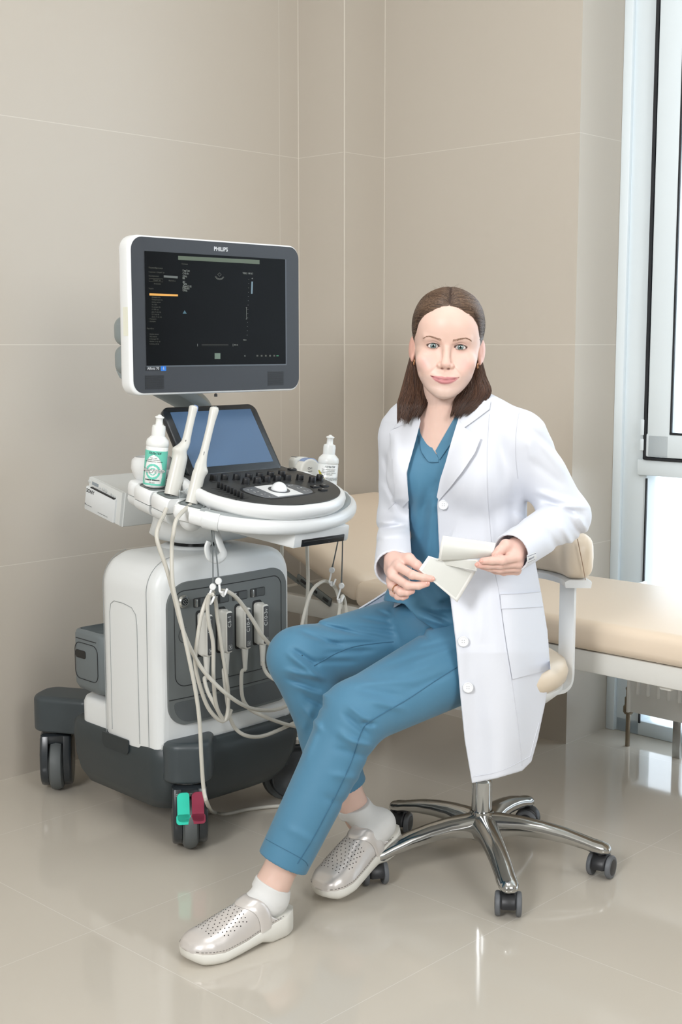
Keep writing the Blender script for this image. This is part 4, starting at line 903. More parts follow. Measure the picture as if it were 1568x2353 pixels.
# ---------------------------------------------------------------- saddle chair with torso ring
CHP = Vector((0.325, 2.872, 0))
ch = empty('swivel_stool', CHP, 0, 'cream swivel stool with padded torso rest and polished star base under the woman', 'stool')
POL = mat('polished_aluminium', (190, 190, 188), 0.13, 1.0)
hub = MB().lathe([(0.028, 0.070), (0.040, 0.078), (0.043, 0.10), (0.036, 0.122), (0.028, 0.128), (0.0275, 0.135)], None, 36); hb = mk('hub', hub, POL, ch)
for k in range(5):
    a = math.radians(-84+72*k+(-2 if k == 1 else 0)); d = Vector((math.cos(a), math.sin(a), 0)); n_ = Vector((-d.y, d.x, 0)); rings = []
    for (r_, w_, zt, zb) in ((0.015, 0.034, 0.130, 0.078), (0.045, 0.031, 0.130, 0.082), (0.09, 0.0265, 0.127, 0.088), (0.14, 0.0245, 0.120, 0.086), (0.19, 0.0230, 0.109, 0.079), (0.235, 0.0220, 0.095, 0.069), (0.256, 0.0225, 0.088, 0.062), (0.275, 0.0220, 0.084, 0.059), (0.289, 0.0165, 0.079, 0.059), (0.295, 0.008, 0.072, 0.062)):
        h = (zt-zb); sec_ = []
        for t in np.linspace(0, math.pi, 11): sec_.append(d*r_+n_*(w_*math.cos(t))+Vector((0, 0, zb+h*(0.35+0.65*math.sin(t)**0.8) if 0.01 < t < math.pi-0.01 else zb+h*0.3)))
        sec_ += [d*r_-n_*w_*0.75+Vector((0, 0, zb)), d*r_+n_*w_*0.75+Vector((0, 0, zb))]
        rings.append(sec_)
    mk('base_arm', MB().loft(rings), POL, ch, smooth=55)
    cc = d*0.272; ca = [1.45, 1.0, -0.35, 1.2, 1.8][k]
    R = Matrix.Translation(cc) @ Matrix.Rotation(ca, 4, 'Z')
    w_ = MB().lathe([(0.0, -0.0275), (0.0185, -0.0275), (0.019, -0.0285), (0.0245, -0.0275), (0.0265, -0.0245), (0.0265, -0.0185), (0.0245, -0.0165), (0.010, -0.016), (0.010, 0.016), (0.0245, 0.0165), (0.0265, 0.0185), (0.0265, 0.0245), (0.0245, 0.0275), (0.019, 0.0285), (0.0185, 0.0275), (0, 0.0275)], R @ Matrix.Translation((0.006, 0, 0.0268)) @ Matrix.Rotation(math.pi/2, 4, 'X'), 28, cap=False)
    wh = mk('caster', w_, mat('caster_tread', (98, 101, 105), 0.5), ch)
    hd = MB(); arc = [(0.0300*math.cos(t)+0.006, 0.0300*math.sin(t)+0.0268) for t in np.linspace(-0.75, math.pi*1.02, 24)]
    hd.prism(arc, -0.0165, 0.0165, R @ Matrix(((1, 0, 0, 0), (0, 0, 1, 0), (0, 1, 0, 0), (0, 0, 0, 1))), bev=0.004, bev0=0.004)
    hd.cyl(cc+Vector((0, 0, 0.045)), cc+Vector((0, 0, 0.064)), 0.008)
    for sg_ in (-1, 1): hd.lathe([(0.0, 0.0270*sg_), (0.0180, 0.0270*sg_), (0.0180, 0.0282*sg_), (0.012, 0.0290*sg_), (0, 0.0292*sg_)], R @ Matrix.Translation((0.006, 0, 0.0268)) @ Matrix.Rotation(math.pi/2, 4, 'X'), 24, cap=False)
    mk('caster_hood', hd, mat('caster_hood_black', (34, 35, 38), 0.4), wh, smooth=50)
mk('gas_column', MB().lathe([(0.0235, 0.12), (0.0235, 0.205), (0.021, 0.208), (0.0145, 0.21), (0.0145, 0.40)], None, 32), CHR, ch)
mk('column_collar', MB().lathe([(0.0245, 0.125), (0.0245, 0.135)], None, 32), mat('collar_grey', (150, 152, 152), 0.2, 1.0), ch)
mk('seat_shell', MB().lathe([(0.03, 0.392), (0.10, 0.396), (0.155, 0.412), (0.178, 0.432), (0.180, 0.444), (0.17, 0.446)], None, 48), mat('white_shell', (228, 230, 230), 0.3), ch, smooth=60)
CRS = mat('cream_chair_vinyl', (222, 206, 184), 0.36, bump=0.05, bscale=900)
st = MB().lathe([(0.0, 0.43), (0.14, 0.432), (0.168, 0.438), (0.186, 0.455), (0.190, 0.474), (0.183, 0.494), (0.160, 0.508), (0.12, 0.512), (0.0, 0.508)], None, 56, cap=False)
mk('seat', st, CRS, ch, smooth=180)
# bracket: flat bar rising at the right side
bp = crom([(0.08, -0.03, 0.418), (0.155, -0.010, 0.420), (0.178, 0.0, 0.427), (0.188, 0.006, 0.446), (0.189, 0.006, 0.50), (0.189, 0.006, 0.665)], 6)
mk('arm_bar', MB().tube(bp, 1.0, sec=[(-0.019, -0.0045), (0.019, -0.0045), (0.019, 0.0045), (-0.019, 0.0045)], up=(-0.76, 0.65, 0)), mat('bar_white', (224, 226, 226), 0.35), ch, smooth=30)
# torso ring
RC = Vector((0.0, 0.0, 0)); rr = 0.205
def ringp(a, z, r=rr): return Vector((r*math.cos(a), r*math.sin(a)*0.95-0.02, z))
A_ = np.linspace(math.radians(-8), math.radians(170), 60)
sc_ = [(x, y) for x, y in [(0.052*np.sign(math.cos(t))*abs(math.cos(t))**0.6, 0.036*np.sign(math.sin(t))*abs(math.sin(t))**0.75) for t in np.linspace(0, 2*math.pi, 25)[:-1]]]
pts = [ringp(a, 0.730) for a in A_]; rad_ = [0.55, 0.80, 0.93, 0.99]+[1.0]*(len(A_)-8)+[0.99, 0.93, 0.80, 0.55]
pd = MB().tube(pts, rad_, sec=sc_, up=(0, 0, 1)); pdo = mk('torso_pad', pd, CRS, ch, smooth=70)
mk('pad_seam', MB().tube([ringp(math.radians(-8)-0.03, 0.730)+Vector((0.004+0.010*t, -0.0055+0.003*t*t, -0.046*t)) for t in np.linspace(-1, 1, 14)], 0.0009, n=6), mat('stitch_brown', (150, 122, 96), 0.6), pdo)
mk('ring_support', MB().tube([ringp(a, 0.671) for a in A_[1:-1]], 1.0, sec=[(-0.009, -0.028), (0.004, -0.030), (0.009, -0.02), (0.009, 0.02), (0.004, 0.030), (-0.009, 0.028)], up=(0, 0, 1)), mat('white_shell', (228, 230, 230), 0.3), ch)
# ---------------------------------------------------------------- implicit surface modeller (for soft bodies and cloth)
f4 = np.float64
def V3(p): return np.array([p[0], p[1], p[2]], dtype=f4)
def proj2(P):
    H = P[:, 2]-HC; zc = P[:, 1]*cT-H*sT; yc = P[:, 1]*sT+H*cT
    return CX+FP*P[:, 0]/zc, CY-FP*yc/zc, zc
def smin(a, b, k):
    h = np.clip(0.5+0.5*(b-a)/k, 0, 1); return b*(1-h)+a*h-k*h*(1-h)
def smax(a, b, k): return -smin(-a, -b, k)
def cap(P, a, b, ra, rb=None):
    a = V3(a); b = V3(b); rb = ra if rb is None else rb; d = b-a
    t = np.clip(((P-a)@d)/(d@d), 0, 1); return np.linalg.norm(P-a-t[:, None]*d, axis=1)-(ra+(rb-ra)*t)
def chain(P, pts, rads, k=0.01):
    d = None
    for i in range(len(pts)-1):
        e = cap(P, pts[i], pts[i+1], rads[i], rads[i+1]); d = e if d is None else smin(d, e, k)
    return d
def ell(P, c, r, R=None):
    q = P-V3(c)
    if R is not None: q = q@np.array(R)          # columns of R = the axes
    r = np.array(r, dtype=f4); k0 = np.linalg.norm(q/r, axis=1); k1 = np.linalg.norm(q/(r*r), axis=1)
    return np.where(k1 > 1e-9, k0*(k0-1)/np.maximum(k1, 1e-9), -min(r))
def poly2(x, y, pts):
    """signed distance to a 2D polygon (negative inside)"""
    pts = np.array(pts, dtype=f4); n = len(pts); d = np.full(x.shape, 1e18); s = np.ones(x.shape)
    for i in range(n):
        a = pts[i]; b = pts[i-1]; ex, ey = b-a; wx = x-a[0]; wy = y-a[1]
        t = np.clip((wx*ex+wy*ey)/(ex*ex+ey*ey), 0, 1); dx = wx-ex*t; dy = wy-ey*t; d = np.minimum(d, dx*dx+dy*dy)
        c1 = y >= a[1]; c2 = y < b[1]; c3 = ex*wy > ey*wx
        fl = (c1 & c2 & c3) | (~c1 & ~c2 & ~c3); s = np.where(fl, -s, s)
    return s*np.sqrt(d)
def seg2(x, y, a, b):
    ex, ey = b[0]-a[0], b[1]-a[1]; t = np.clip(((x-a[0])*ex+(y-a[1])*ey)/(ex*ex+ey*ey), 0, 1)
    return np.hypot(x-a[0]-ex*t, y-a[1]-ey*t), t
def folds(P, L, px=None, py=None):
    """soft cloth ridges: (x0,y0,x1,y1,height_mm,width_mm)"""
    if px is None: px, py, _ = proj2(P)
    o = np.zeros(len(P))
    for (a, b, c, d, h, w_) in L:
        q, t = seg2(px, py, (a, b), (c, d)); q = q*0.95   # px to mm, near enough at this distance
        o += h*0.001*np.exp(-(q/w_)**2)*np.clip(4*t*(1-t)+0.25, 0, 1)
    return o
def mesh_sdf(f, lo, hi, h, B=8, slack=1.6):
    lo = np.array(lo, dtype=f4); hi = np.array(hi, dtype=f4); nb = np.ceil((hi-lo)/(B*h)).astype(int)+1
    I = np.stack(np.meshgrid(*[np.arange(n) for n in nb], indexing='ij'), -1).reshape(-1, 3)
    ctr = lo+(I+0.5)*B*h; dv = np.concatenate([f(c) for c in np.array_split(ctr, max(1, len(ctr)//60000))])
    I = I[np.abs(dv) < 0.866*B*h*slack]
    if len(I) == 0: return np.zeros((0, 3)), np.zeros((0, 4), int)
    G = B+1; g = np.stack(np.meshgrid(*[np.arange(G)]*3, indexing='ij'), -1).reshape(-1, 3)
    vals = np.empty((len(I), G**3))
    CH = 300
    for s_ in range(0, len(I), CH):
        J = I[s_:s_+CH]; P = lo+((J[:, None, :]*B+g[None])*h); vals[s_:s_+CH] = f(P.reshape(-1, 3)).reshape(len(J), -1)
    vals = vals.reshape(len(I), G, G, G)
    sg = vals < 0
    c = np.zeros((len(I), B, B, B), int)
    for dx in (0, 1):
        for dy in (0, 1):
            for dz in (0, 1): c += sg[:, dx:dx+B, dy:dy+B, dz:dz+B]
    act = (c > 0) & (c < 8); bi, ci, cj, ck = np.nonzero(act)
    N = nb*B+2
    gi = I[bi]*B+np.stack([ci, cj, ck], -1); key = (gi[:, 0]*N[1]+gi[:, 1])*N[2]+gi[:, 2]
    acc = np.zeros((len(bi), 3)); cnt = np.zeros(len(bi))
    for ax in range(3):
        o1, o2 = [a for a in range(3) if a != ax]
        for u in (0, 1):
            for v in (0, 1):
                off = [0, 0, 0]; off[o1] = u; off[o2] = v; of2 = list(off); of2[ax] = 1
                a = vals[bi, ci+off[0], cj+off[1], ck+off[2]]; b = vals[bi, ci+of2[0], cj+of2[1], ck+of2[2]]
                m = (a < 0) != (b < 0); t = np.where(m, a/np.where(m, a-b, 1), 0)
                p = np.zeros((len(bi), 3)); p[:, o1] = u; p[:, o2] = v; p[:, ax] = t
                acc[m] += p[m]; cnt[m] += 1
    V_ = lo+(gi+acc/np.maximum(cnt, 1)[:, None])*h
    order = np.argsort(key); sk = key[order]
    def find(k_):
        j = np.searchsorted(sk, k_); j = np.minimum(j, len(sk)-1); return np.where(sk[j] == k_, order[j], -1)
    Fs = []
    for ax in range(3):
        o1, o2 = [(1, 2), (2, 0), (0, 1)][ax]
        a = vals[:, :B, :B, :B]; sl = [slice(0, B)]*3; sl[ax] = slice(1, B+1); b = vals[(slice(None),)+tuple(sl)]
        m = (a < 0) != (b < 0); q, i, j, k = np.nonzero(m); st_ = a[q, i, j, k] < 0
        gg = I[q]*B+np.stack([i, j, k], -1)
        cs = []
        for (u, v) in ((0, 0), (-1, 0), (-1, -1), (0, -1)):
            g2_ = gg.copy(); g2_[:, o1] += u; g2_[:, o2] += v; cs.append(find((g2_[:, 0]*N[1]+g2_[:, 1])*N[2]+g2_[:, 2]))
        cs = np.stack(cs, -1); ok = (cs >= 0).all(1); cs = cs[ok]; st_ = st_[ok]
        cs[~st_] = cs[~st_][:, ::-1]; Fs.append(cs)
    return V_, np.concatenate(Fs)
def mk_np(name, Vn, Fn, m, parent=None, col=None, smooth=180, **kw):
    me = bpy.data.meshes.new(name); Vn = np.asarray(Vn, dtype=f4)
    if parent is not None: 
        Wi = np.array(WM[parent.name].inverted()); Vn = Vn@Wi[:3, :3].T+Wi[:3, 3]
    me.vertices.add(len(Vn)); me.vertices.foreach_set('co', Vn.ravel().astype(np.float32))
    Fn = np.asarray(Fn, dtype=np.int32); me.loops.add(Fn.size); me.loops.foreach_set('vertex_index', Fn.ravel()); me.polygons.add(len(Fn))
    me.polygons.foreach_set('loop_start', np.arange(0, Fn.size, Fn.shape[1], dtype=np.int32)); me.polygons.foreach_set('use_smooth', np.ones(len(Fn), bool)); me.update(calc_edges=True); me.validate()
    if col is not None:
        a = me.color_attributes.new('tint', 'FLOAT_COLOR', 'POINT'); a.data.foreach_set('color', np.concatenate([col, np.ones((len(col), 1))], 1).astype(np.float32).ravel())
    o = bpy.data.objects.new(name, me); COL.objects.link(o); me.materials.append(m)
    if parent is not None: o.parent = parent; WM[o.name] = WM[parent.name]
    return props(o, kw.get('label'), kw.get('cat'), kw.get('group'), kw.get('kind'))
def join_np(parts):
    V_, F_, o = [], [], 0
    for v, f in parts: V_.append(v); F_.append(f+o); o += len(v)
    return np.concatenate(V_), np.concatenate(F_)
def onsurf(f, px, py, y0=2.2, y1=3.3, n=400, lift=0.0):
    """first point of surface f met along the sight line, lifted toward the viewer"""
    r = ray(px, py); r = np.array(r)/r.y; Y = np.linspace(y0, y1, n); P = np.array([0, 0, HC])+Y[:, None]*r; d = f(P); i = np.argmax(d < 0)
    if d[i] >= 0: return None
    a, b = d[i-1], d[i]; y = Y[i-1]+(Y[i]-Y[i-1])*a/(a-b)
    return Vector(np.array([0, 0, HC])+(y-lift)*r)
# ---------------------------------------------------------------- the woman
PB = Vector((0.325, 2.84, 0.0))
person = empty('person', PB, 0, 'seated woman in white lab coat and blue scrubs, smiling and holding white prints', 'person')
def spx(px, z, Y): return np.array([(px-CX)/FP*(Y*cT-(z-HC)*sT), Y])
# --- head frame: millimetres, x to her left (viewer right), y to the back, z up, origin between the pupils
HO = at(1027.3, 796.5, 2.690); HRm = Matrix.Rotation(math.radians(-5.0), 3, 'Z') @ Matrix.Rotation(math.radians(3.2), 3, 'Y') @ Matrix.Rotation(math.radians(-1.0), 3, 'X')
HR = np.array(HRm); HS = 1.0
def to_head(P): return (P-np.array(HO))@HR*1000.0/HS
def from_head(q): return np.array(HO)+(np.atleast_2d(np.array(q, dtype=f4))*HS/1000.0)@HR.T
def dense_tab(xs, ys, n=400):
    xs = np.array(xs, dtype=f4); ys = np.array(ys, dtype=f4); m = np.gradient(ys, xs); X_ = np.linspace(xs[0], xs[-1], n); i = np.clip(np.searchsorted(xs, X_)-1, 0, len(xs)-2)
    h = xs[i+1]-xs[i]; t = (X_-xs[i])/h; return X_, (2*t**3-3*t**2+1)*ys[i]+(t**3-2*t**2+t)*h*m[i]+(-2*t**3+3*t**2)*ys[i+1]+(t**3-t**2)*h*m[i+1]
FZ = [-109, -105, -98, -90, -79, -65, -48, -30, -12, 0, 16, 34, 52, 66, 80]
FW = [9, 19, 28.5, 37, 46, 54.5, 60, 64, 66, 66.5, 66.5, 65, 60, 50, 30]
FYF = [6, -5, -9.5, -11, -10, -10, -7, -3, 0, 0, -6.5, -9, -7, 0, 14]
FYB = [20, 34, 46, 58, 70, 80, 86, 92, 100, 110, 120, 120, 118, 110, 90]
TW_, TF_, TBk = dense_tab(FZ, FW), dense_tab(FZ, FYF), dense_tab(FZ, FYB)
def head_mm(q):
    x, y, z = q[:, 0], q[:, 1], q[:, 2]; ax = np.abs(x)
    w_ = np.interp(z, *TW_); yf = np.interp(z, *TF_); yb = np.interp(z, *TBk); yc = (yf+yb)/2; ly = (yb-yf)/2
    e = 2.25; rr = (np.abs(x/w_)**e+np.abs((y-yc)/ly)**e)**(1/e); d = (rr-1)*np.minimum(w_, ly)*0.93
    d = smax(d, np.maximum((-110-z)*0.8, (z-66)*0.8), 14)
    cr = ell(q, (0, 78, 44), (71.5, 89, 76)); d = smin(d, cr, 16)
    neck = cap(q, (0, 86, -60), (0, 104, -215), 49, 52); d = smin(d, neck, 9)
    qm = np.stack([ax, y, z], 1)
    # cheeks, brow, chin, jaw
    d = smin(d, ell(qm, (42, 14, -30), (19, 17, 17)), 14)
    d = smin(d, ell(qm, (30, 6, -48), (14, 12, 14)), 12)
    d = smin(d, cap(qm, (10, 1, 11), (42, 10, 18), 6.0, 5.5), 10)
    d = smin(d, ell(q, (0, 3, -94), (14, 11.5, 11)), 10)
    # eye sockets
    d = smax(d, -ell(qm, (29, -8, -1), (17, 10.5, 10.5)), 9)
    d = smin(d, ell(qm, (28.2, 13.2, 0.0), (15.2, 13.6, 12.2)), 3.5)
    # lower lid bag and upper lid fold
    # nose
    d = smin(d, cap(q, (0, 3.0, 8), (0, -12.5, -28), 6.0, 8.0), 8)
    d = smin(d, ell(q, (0, -15.5, -36.0), (10.0, 9.5, 8.2)), 6)
    d = smin(d, ell(qm, (11.4, -7.0, -39.5), (6.6, 9.0, 6.2)), 4.5)
    d = smin(d, cap(q, (0, -13, -42), (0, -8.5, -47), 4.2, 3.6), 4)
    d = smax(d, -ell(qm, (6.6, -11.5, -45.6), (3.4, 4.6, 1.9)), 1.8)
    # mouth: muzzle, lips, parting line
    d = smin(d, ell(q, (0, 6, -64), (27, 18.5, 19)), 10)
    zl = -68.0+6.2*(ax/29.0)**2; ym = -13.6+15.5*(ax/31.0)**2.2
    lt = np.clip(1-(ax/29.5)**2, 0, 1)
    bow = np.where(ax < 5, -0.7*(1-ax/5), 0)
    up = np.hypot((y-(ym+2.2))/1.15, (z-(zl+2.6*lt**0.6+bow)))-(0.2+3.4*lt**0.9)
    lo = np.hypot((y-(ym+1.8))/1.1, (z-(zl-4.2*lt**0.6)))-(0.2+4.6*lt**0.85)
    inm = ax < 29.5
    d = np.where(inm, smin(d, np.where(inm, up, 99), 1.8), d); d = np.where(inm, smin(d, np.where(inm, lo, 99), 1.8), d)
    part = np.hypot((y-(ym-3.6))/3.2, z-zl-0.1)-1.05*np.clip(1-(ax/31.5)**4, 0, 1); d = smax(d, -np.where(ax < 31.5, part, 99), 0.9)
    cor = ell(qm, (31.0, 3.0, -61.5), (2.6, 5, 3.2)); d = smax(d, -cor, 3.0)
    d = d+0.9*np.exp(-(np.hypot(x/13, (z+82.5)/3.4))**2)          # hollow under the lower lip
    d = d+0.7*np.exp(-((x/3.0)**2+((z+54.5)/5.0)**2))             # philtrum
    # smile folds
    qx, t = seg2(ax, z, (17.5, -42), (35.5, -60)); d = d+0.9*np.exp(-(qx/2.6)**2)*np.clip(1.3-t, 0, 1)*(y < 40)
    # eye opening
    dx = ax-28.4; zz = z-0.3*0
    upz = 5.4*np.clip(1-(np.abs(dx+0.5)/13.8)**2.1, 0, 1)+0.5*dx/14; loz = -4.4*np.clip(1-(np.abs(dx-0.8)/13.8)**2.2, 0, 1)+0.5*dx/14
    op = np.maximum(np.maximum(z-upz, loz-z), np.abs(dx)-13.3)
    reg = np.maximum(op, y-14)
    d = smax(d, -reg, 0.7)
    qx = np.abs(z-(upz+2.9+0.6*np.cos(dx/12))); d = d+0.9*np.exp(-(qx/0.9)**2)*np.exp(-(dx/13.0)**4)*(y < 20)   # lid crease
    qx = np.abs(z-(loz-3.2)); d = d+0.35*np.exp(-(qx/1.0)**2)*np.exp(-(dx/12.0)**4)*(y < 20)
    # ears
    er = ell(qm, (73.5, 84, -6), (5.0, 15, 26), Matrix.Rotation(math.radians(-28), 3, 'Z')); er = smin(er, ell(qm, (71.5, 78, -27), (4, 7, 8)), 5)
    er = smax(er, -ell(qm, (77.0, 72, -2), (5.0, 8.5, 15), Matrix.Rotation(math.radians(-28), 3, 'Z')), 2.0); d = smin(d, er, 3)
    return d
def headf(P): return head_mm(to_head(P))*0.001*HS
# --- torso
TY = math.radians(26); TX = np.array([math.cos(TY), -math.sin(TY)]); TF = np.array([-math.sin(TY), -math.cos(TY)])
TZ = [0.44, 0.55, 0.64, 0.72, 0.80, 0.88, 0.95, 1.00, 1.035, 1.06, 1.08, 1.11]
TP = [1075, 1072, 1070, 1068, 1064, 1058, 1052, 1050, 1048, 1042, 1035, 1030]
TD = [2.865, 2.87, 2.865, 2.855, 2.845, 2.835, 2.825, 2.815, 2.805, 2.80, 2.795, 2.79]
TA_ = [0.185, 0.178, 0.158, 0.143, 0.142, 0.147, 0.152, 0.160, 0.165, 0.150, 0.128, 0.085]
TB_ = [0.13, 0.133, 0.120, 0.108, 0.108, 0.112, 0.110, 0.098, 0.080, 0.066, 0.056, 0.05]
TC = np.array([spx(p, z, Y) for z, p, Y in zip(TZ, TP, TD)])
def tors(P, grow=0.0, rnd=2.3):
    z = P[:, 2]; cx = np.interp(z, TZ, TC[:, 0]); cy = np.interp(z, TZ, TC[:, 1]); a = np.interp(z, TZ, TA_)+grow; b = np.interp(z, TZ, TB_)+grow
    dx = P[:, 0]-cx; dy = P[:, 1]-cy; u = dx*TX[0]+dy*TX[1]; v = dx*TF[0]+dy*TF[1]
    r_ = (np.abs(u/a)**rnd+np.abs(v/b)**rnd)**(1/rnd); d = (r_-1)*np.minimum(a, b)*0.9
    top = 1.128-0.29*np.abs(u)+0.06*u-1.0*np.maximum(0, np.abs(u)-0.13)**1.5+grow
    d = smax(d, (z-top)*0.9, 0.03)
    for s_ in (-1, 1):
        c = np.array([np.interp(0.93, TZ, TC[:, 0]), np.interp(0.93, TZ, TC[:, 1])])+TX*0.07*s_+TF*0.075
        d = smin(d, ell(P, (c[0], c[1], 0.925), (0.062+grow, 0.056+grow, 0.062+grow)), 0.045)
    return d, u, v
SL = at(1200, 1008, 2.735); EL = at(1303, 1186, 2.765); WL_ = at(1176, 1270, 2.562)
SR = at(926, 1010, 2.865); ER_ = at(918, 1192, 2.90); WR = at(908, 1306, 2.675)
def sleeveL(P, g=0.0): return smin(cap(P, SL, EL, 0.055+g, 0.047+g), cap(P, EL, WL_, 0.048+g, 0.041+g), 0.022)
def sleeveR(P, g=0.0): return smin(cap(P, SR, ER_, 0.054+g, 0.046+g), cap(P, ER_, WR, 0.046+g, 0.044+g), 0.022)
# --- hands (metres, world)
def pt(px, py, Y): return np.array(at(px, py, Y))
handR = dict(wrist=pt(905, 1288, 2.665), idx=[pt(918, 1303, 2.620), pt(948, 1321, 2.592), pt(975, 1327, 2.585), pt(992, 1330, 2.586)],
  mid=[pt(903, 1323, 2.622), pt(937, 1345, 2.594), pt(962, 1346, 2.588), pt(981, 1341, 2.589)], ring=[pt(901, 1345, 2.630), pt(921, 1360, 2.605), pt(936, 1361, 2.600), pt(947, 1358, 2.603)],
  pin=[pt(905, 1362, 2.640), pt(915, 1370, 2.618), pt(926, 1372, 2.614), pt(934, 1370, 2.616)], th=[pt(918, 1280, 2.645), pt(940, 1284, 2.630), pt(958, 1298, 2.612), pt(975, 1312, 2.604)])
handL = dict(wrist=pt(1187, 1262, 2.572), idx=[pt(1190, 1281, 2.545), pt(1155, 1287, 2.528), pt(1130, 1288, 2.527), pt(1110, 1289, 2.532)],
  mid=[pt(1191, 1294, 2.552), pt(1150, 1297, 2.540), pt(1122, 1298, 2.540), pt(1100, 1298, 2.546)], ring=[pt(1190, 1304, 2.562), pt(1150, 1307, 2.552), pt(1126, 1305, 2.552), pt(1108, 1301, 2.556)],
  pin=[pt(1188, 1312, 2.574), pt(1158, 1314, 2.568), pt(1140, 1312, 2.568), pt(1128, 1308, 2.570)], th=[pt(1184, 1246, 2.562), pt(1163, 1253, 2.548), pt(1150, 1265, 2.540), pt(1139, 1276, 2.536)])
handR['el'] = V3(ER_); handL['el'] = V3(EL)
def hand(P, H):
    w_ = H['wrist']; K = [H[n][0] for n in ('idx', 'mid', 'ring', 'pin')]
    fd = (H['el']-w_)/np.linalg.norm(H['el']-w_); d = cap(P, w_, w_+fd*0.06, 0.0200, 0.025)
    for k, r_ in zip(K, (0.0103, 0.0106, 0.0100, 0.0092)): d = smin(d, cap(P, w_*0.85+k*0.15, k, 0.0128, r_), 0.007)
    for a, b in zip(K[:-1], K[1:]): d = smin(d, cap(P, a*0.8+w_*0.2, b*0.8+w_*0.2, 0.0108), 0.006)
    T_ = H['th']; d = smin(d, cap(P, w_*0.6+T_[0]*0.4, T_[1], 0.0140, 0.0115), 0.009)
    d = smin(d, chain(P, [T_[1], T_[2], T_[3]], [0.0112, 0.0096, 0.0080], 0.004), 0.006)
    for n, r0 in (('idx', 0.0090), ('mid', 0.0092), ('ring', 0.0087), ('pin', 0.0077)):
        F_ = H[n]; e = chain(P, F_, [r0*1.06, r0*0.97, r0*0.86, r0*0.76], 0.003)
        e = smin(e, ell(P, F_[1], (r0*1.06,)*3), 0.002); d = smin(d, e, 0.0022)
    return d
# --- legs
KR = at(686, 1512, 2.775); HRp = at(985, 1445, 2.985); AR = at(811, 1850, 2.815)
KL = at(817, 1640, 2.590); HLp = at(1075, 1508, 2.775); AL = at(628, 2030, 2.530)
def legs_skin(P):
    d = cap(P, KR, AR, 0.050, 0.033); d = np.minimum(d, cap(P, KL, AL, 0.050, 0.034))
    d = smin(d, cap(P, AR, V3(AR)+(V3(AR)-V3(KR))*0.10, 0.033, 0.029), 0.01); d = smin(d, cap(P, AL, V3(AL)+(V3(AL)-V3(KL))*0.10, 0.034, 0.029), 0.01)
    d = smin(d, cap(P, HRp, KR, 0.070, 0.052), 0.01); d = smin(d, cap(P, HLp, KL, 0.070, 0.052), 0.01)
    # ankle bones
    for c in ((636, 2040, 2.505), (800, 1862, 2.79)): d = smin(d, ell(P, pt(*c), (0.009,)*3), 0.012)
    return d
def bodyf(P):
    d, u, v = tors(P, -0.016)
    d = np.maximum(d, 0.70-P[:, 2]); d = smin(d, headf(P), 0.022)
    cl = 0.0
    for s_ in (-1, 1):
        c0 = np.array([TC[8][0], TC[8][1]])+TF*0.052+TX*0.018*s_; c1 = np.array([TC[8][0], TC[8][1]])+TF*0.030+TX*0.11*s_
        d = smin(d, cap(P, (c0[0], c0[1], 1.010), (c1[0], c1[1], 1.035), 0.006, 0.007), 0.016)
    nb = from_head([[0, 30, -100]])[0]
    d = smin(d, cap(P, SL, EL, 0.038, 0.034), 0.01); d = smin(d, cap(P, EL, WL_, 0.032, 0.024), 0.01)
    d = smin(d, cap(P, SR, ER_, 0.038, 0.034), 0.01); d = smin(d, cap(P, ER_, WR, 0.032, 0.024), 0.01)
    return d
def headneckf(P): return smin(headf(P), tors(P, -0.016)[0], 0.022)
def handRf(P): return smin(cap(P, ER_, WR, 0.032, 0.024), hand(P, handR), 0.008)
def handLf(P): return smin(cap(P, EL, WL_, 0.032, 0.024), hand(P, handL), 0.008)
def bb(pts, m):
    A = np.array([list(p) for p in pts]); return A.min(0)-m, A.max(0)+m
hc0 = from_head([[-85, -40, -125], [85, 175, 130], [-85, 175, -125], [85, -40, 130]]); parts = []
lo_, hi_ = hc0.min(0), hc0.max(0); parts.append(mesh_sdf(headneckf, lo_, hi_, 0.0012))
lo2 = np.array([0.10, 2.60, 0.90]); hi2 = np.array([0.45, 2.95, lo_[2]+0.004]); 
tz = mesh_sdf(bodyf, (0.0, 2.55, 0.56), (0.62, 3.1, lo_[2]+0.002), 0.004)
parts.append(tz)
for H, hf in ((handR, handRf), (handL, handLf)):
    a, b = bb([p for k in H for p in (H[k] if isinstance(H[k], list) else [H[k]])], 0.024); parts.append(mesh_sdf(hf, a, b, 0.0012))
a, b = bb([AR, AL, HRp, HLp, KR, KL, pt(600, 2095, 2.50), pt(800, 1935, 2.78)], 0.07); parts.append(mesh_sdf(legs_skin, a, b, 0.004))
Vb, Fb = join_np(parts)
# skin tint, with shade painted in at eye sockets, lip parting and nostrils
q = to_head(Vb); x, y, z = q[:, 0], q[:, 1], q[:, 2]; ax = np.abs(x)
col = np.tile(np.array([0.77, 0.540, 0.452]), (len(Vb), 1))
def blend(m, c):
    global col
    m = np.clip(m, 0, 1)[:, None]; col = col*(1-m)+np.array(c)*m
front = (y < 50) & (np.abs(z) < 130)
blend(0.62*np.exp(-(((ax-41)/17)**2+((z+34)/15)**2))*front, (0.80, 0.45, 0.41))
blend(0.30*np.exp(-((x/12)**2+((z+38)/10)**2))*front, (0.80, 0.45, 0.38))
blend(0.50*np.exp(-(((ax-31)/16)**2+((z-5)/7)**2))*front, (0.60, 0.34, 0.28))  # crease shading of the eye sockets, painted into the skin colour
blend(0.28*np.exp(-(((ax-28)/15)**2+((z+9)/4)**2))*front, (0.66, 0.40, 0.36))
lt = np.clip(1-(ax/29.5)**2, 0, 1); zl = -68.0+6.2*(ax/29.0)**2
ul = (z-zl < 6.4*lt**0.8) & (z-zl > -10.2*lt**0.7) & (ax < 30) & (y < 25)
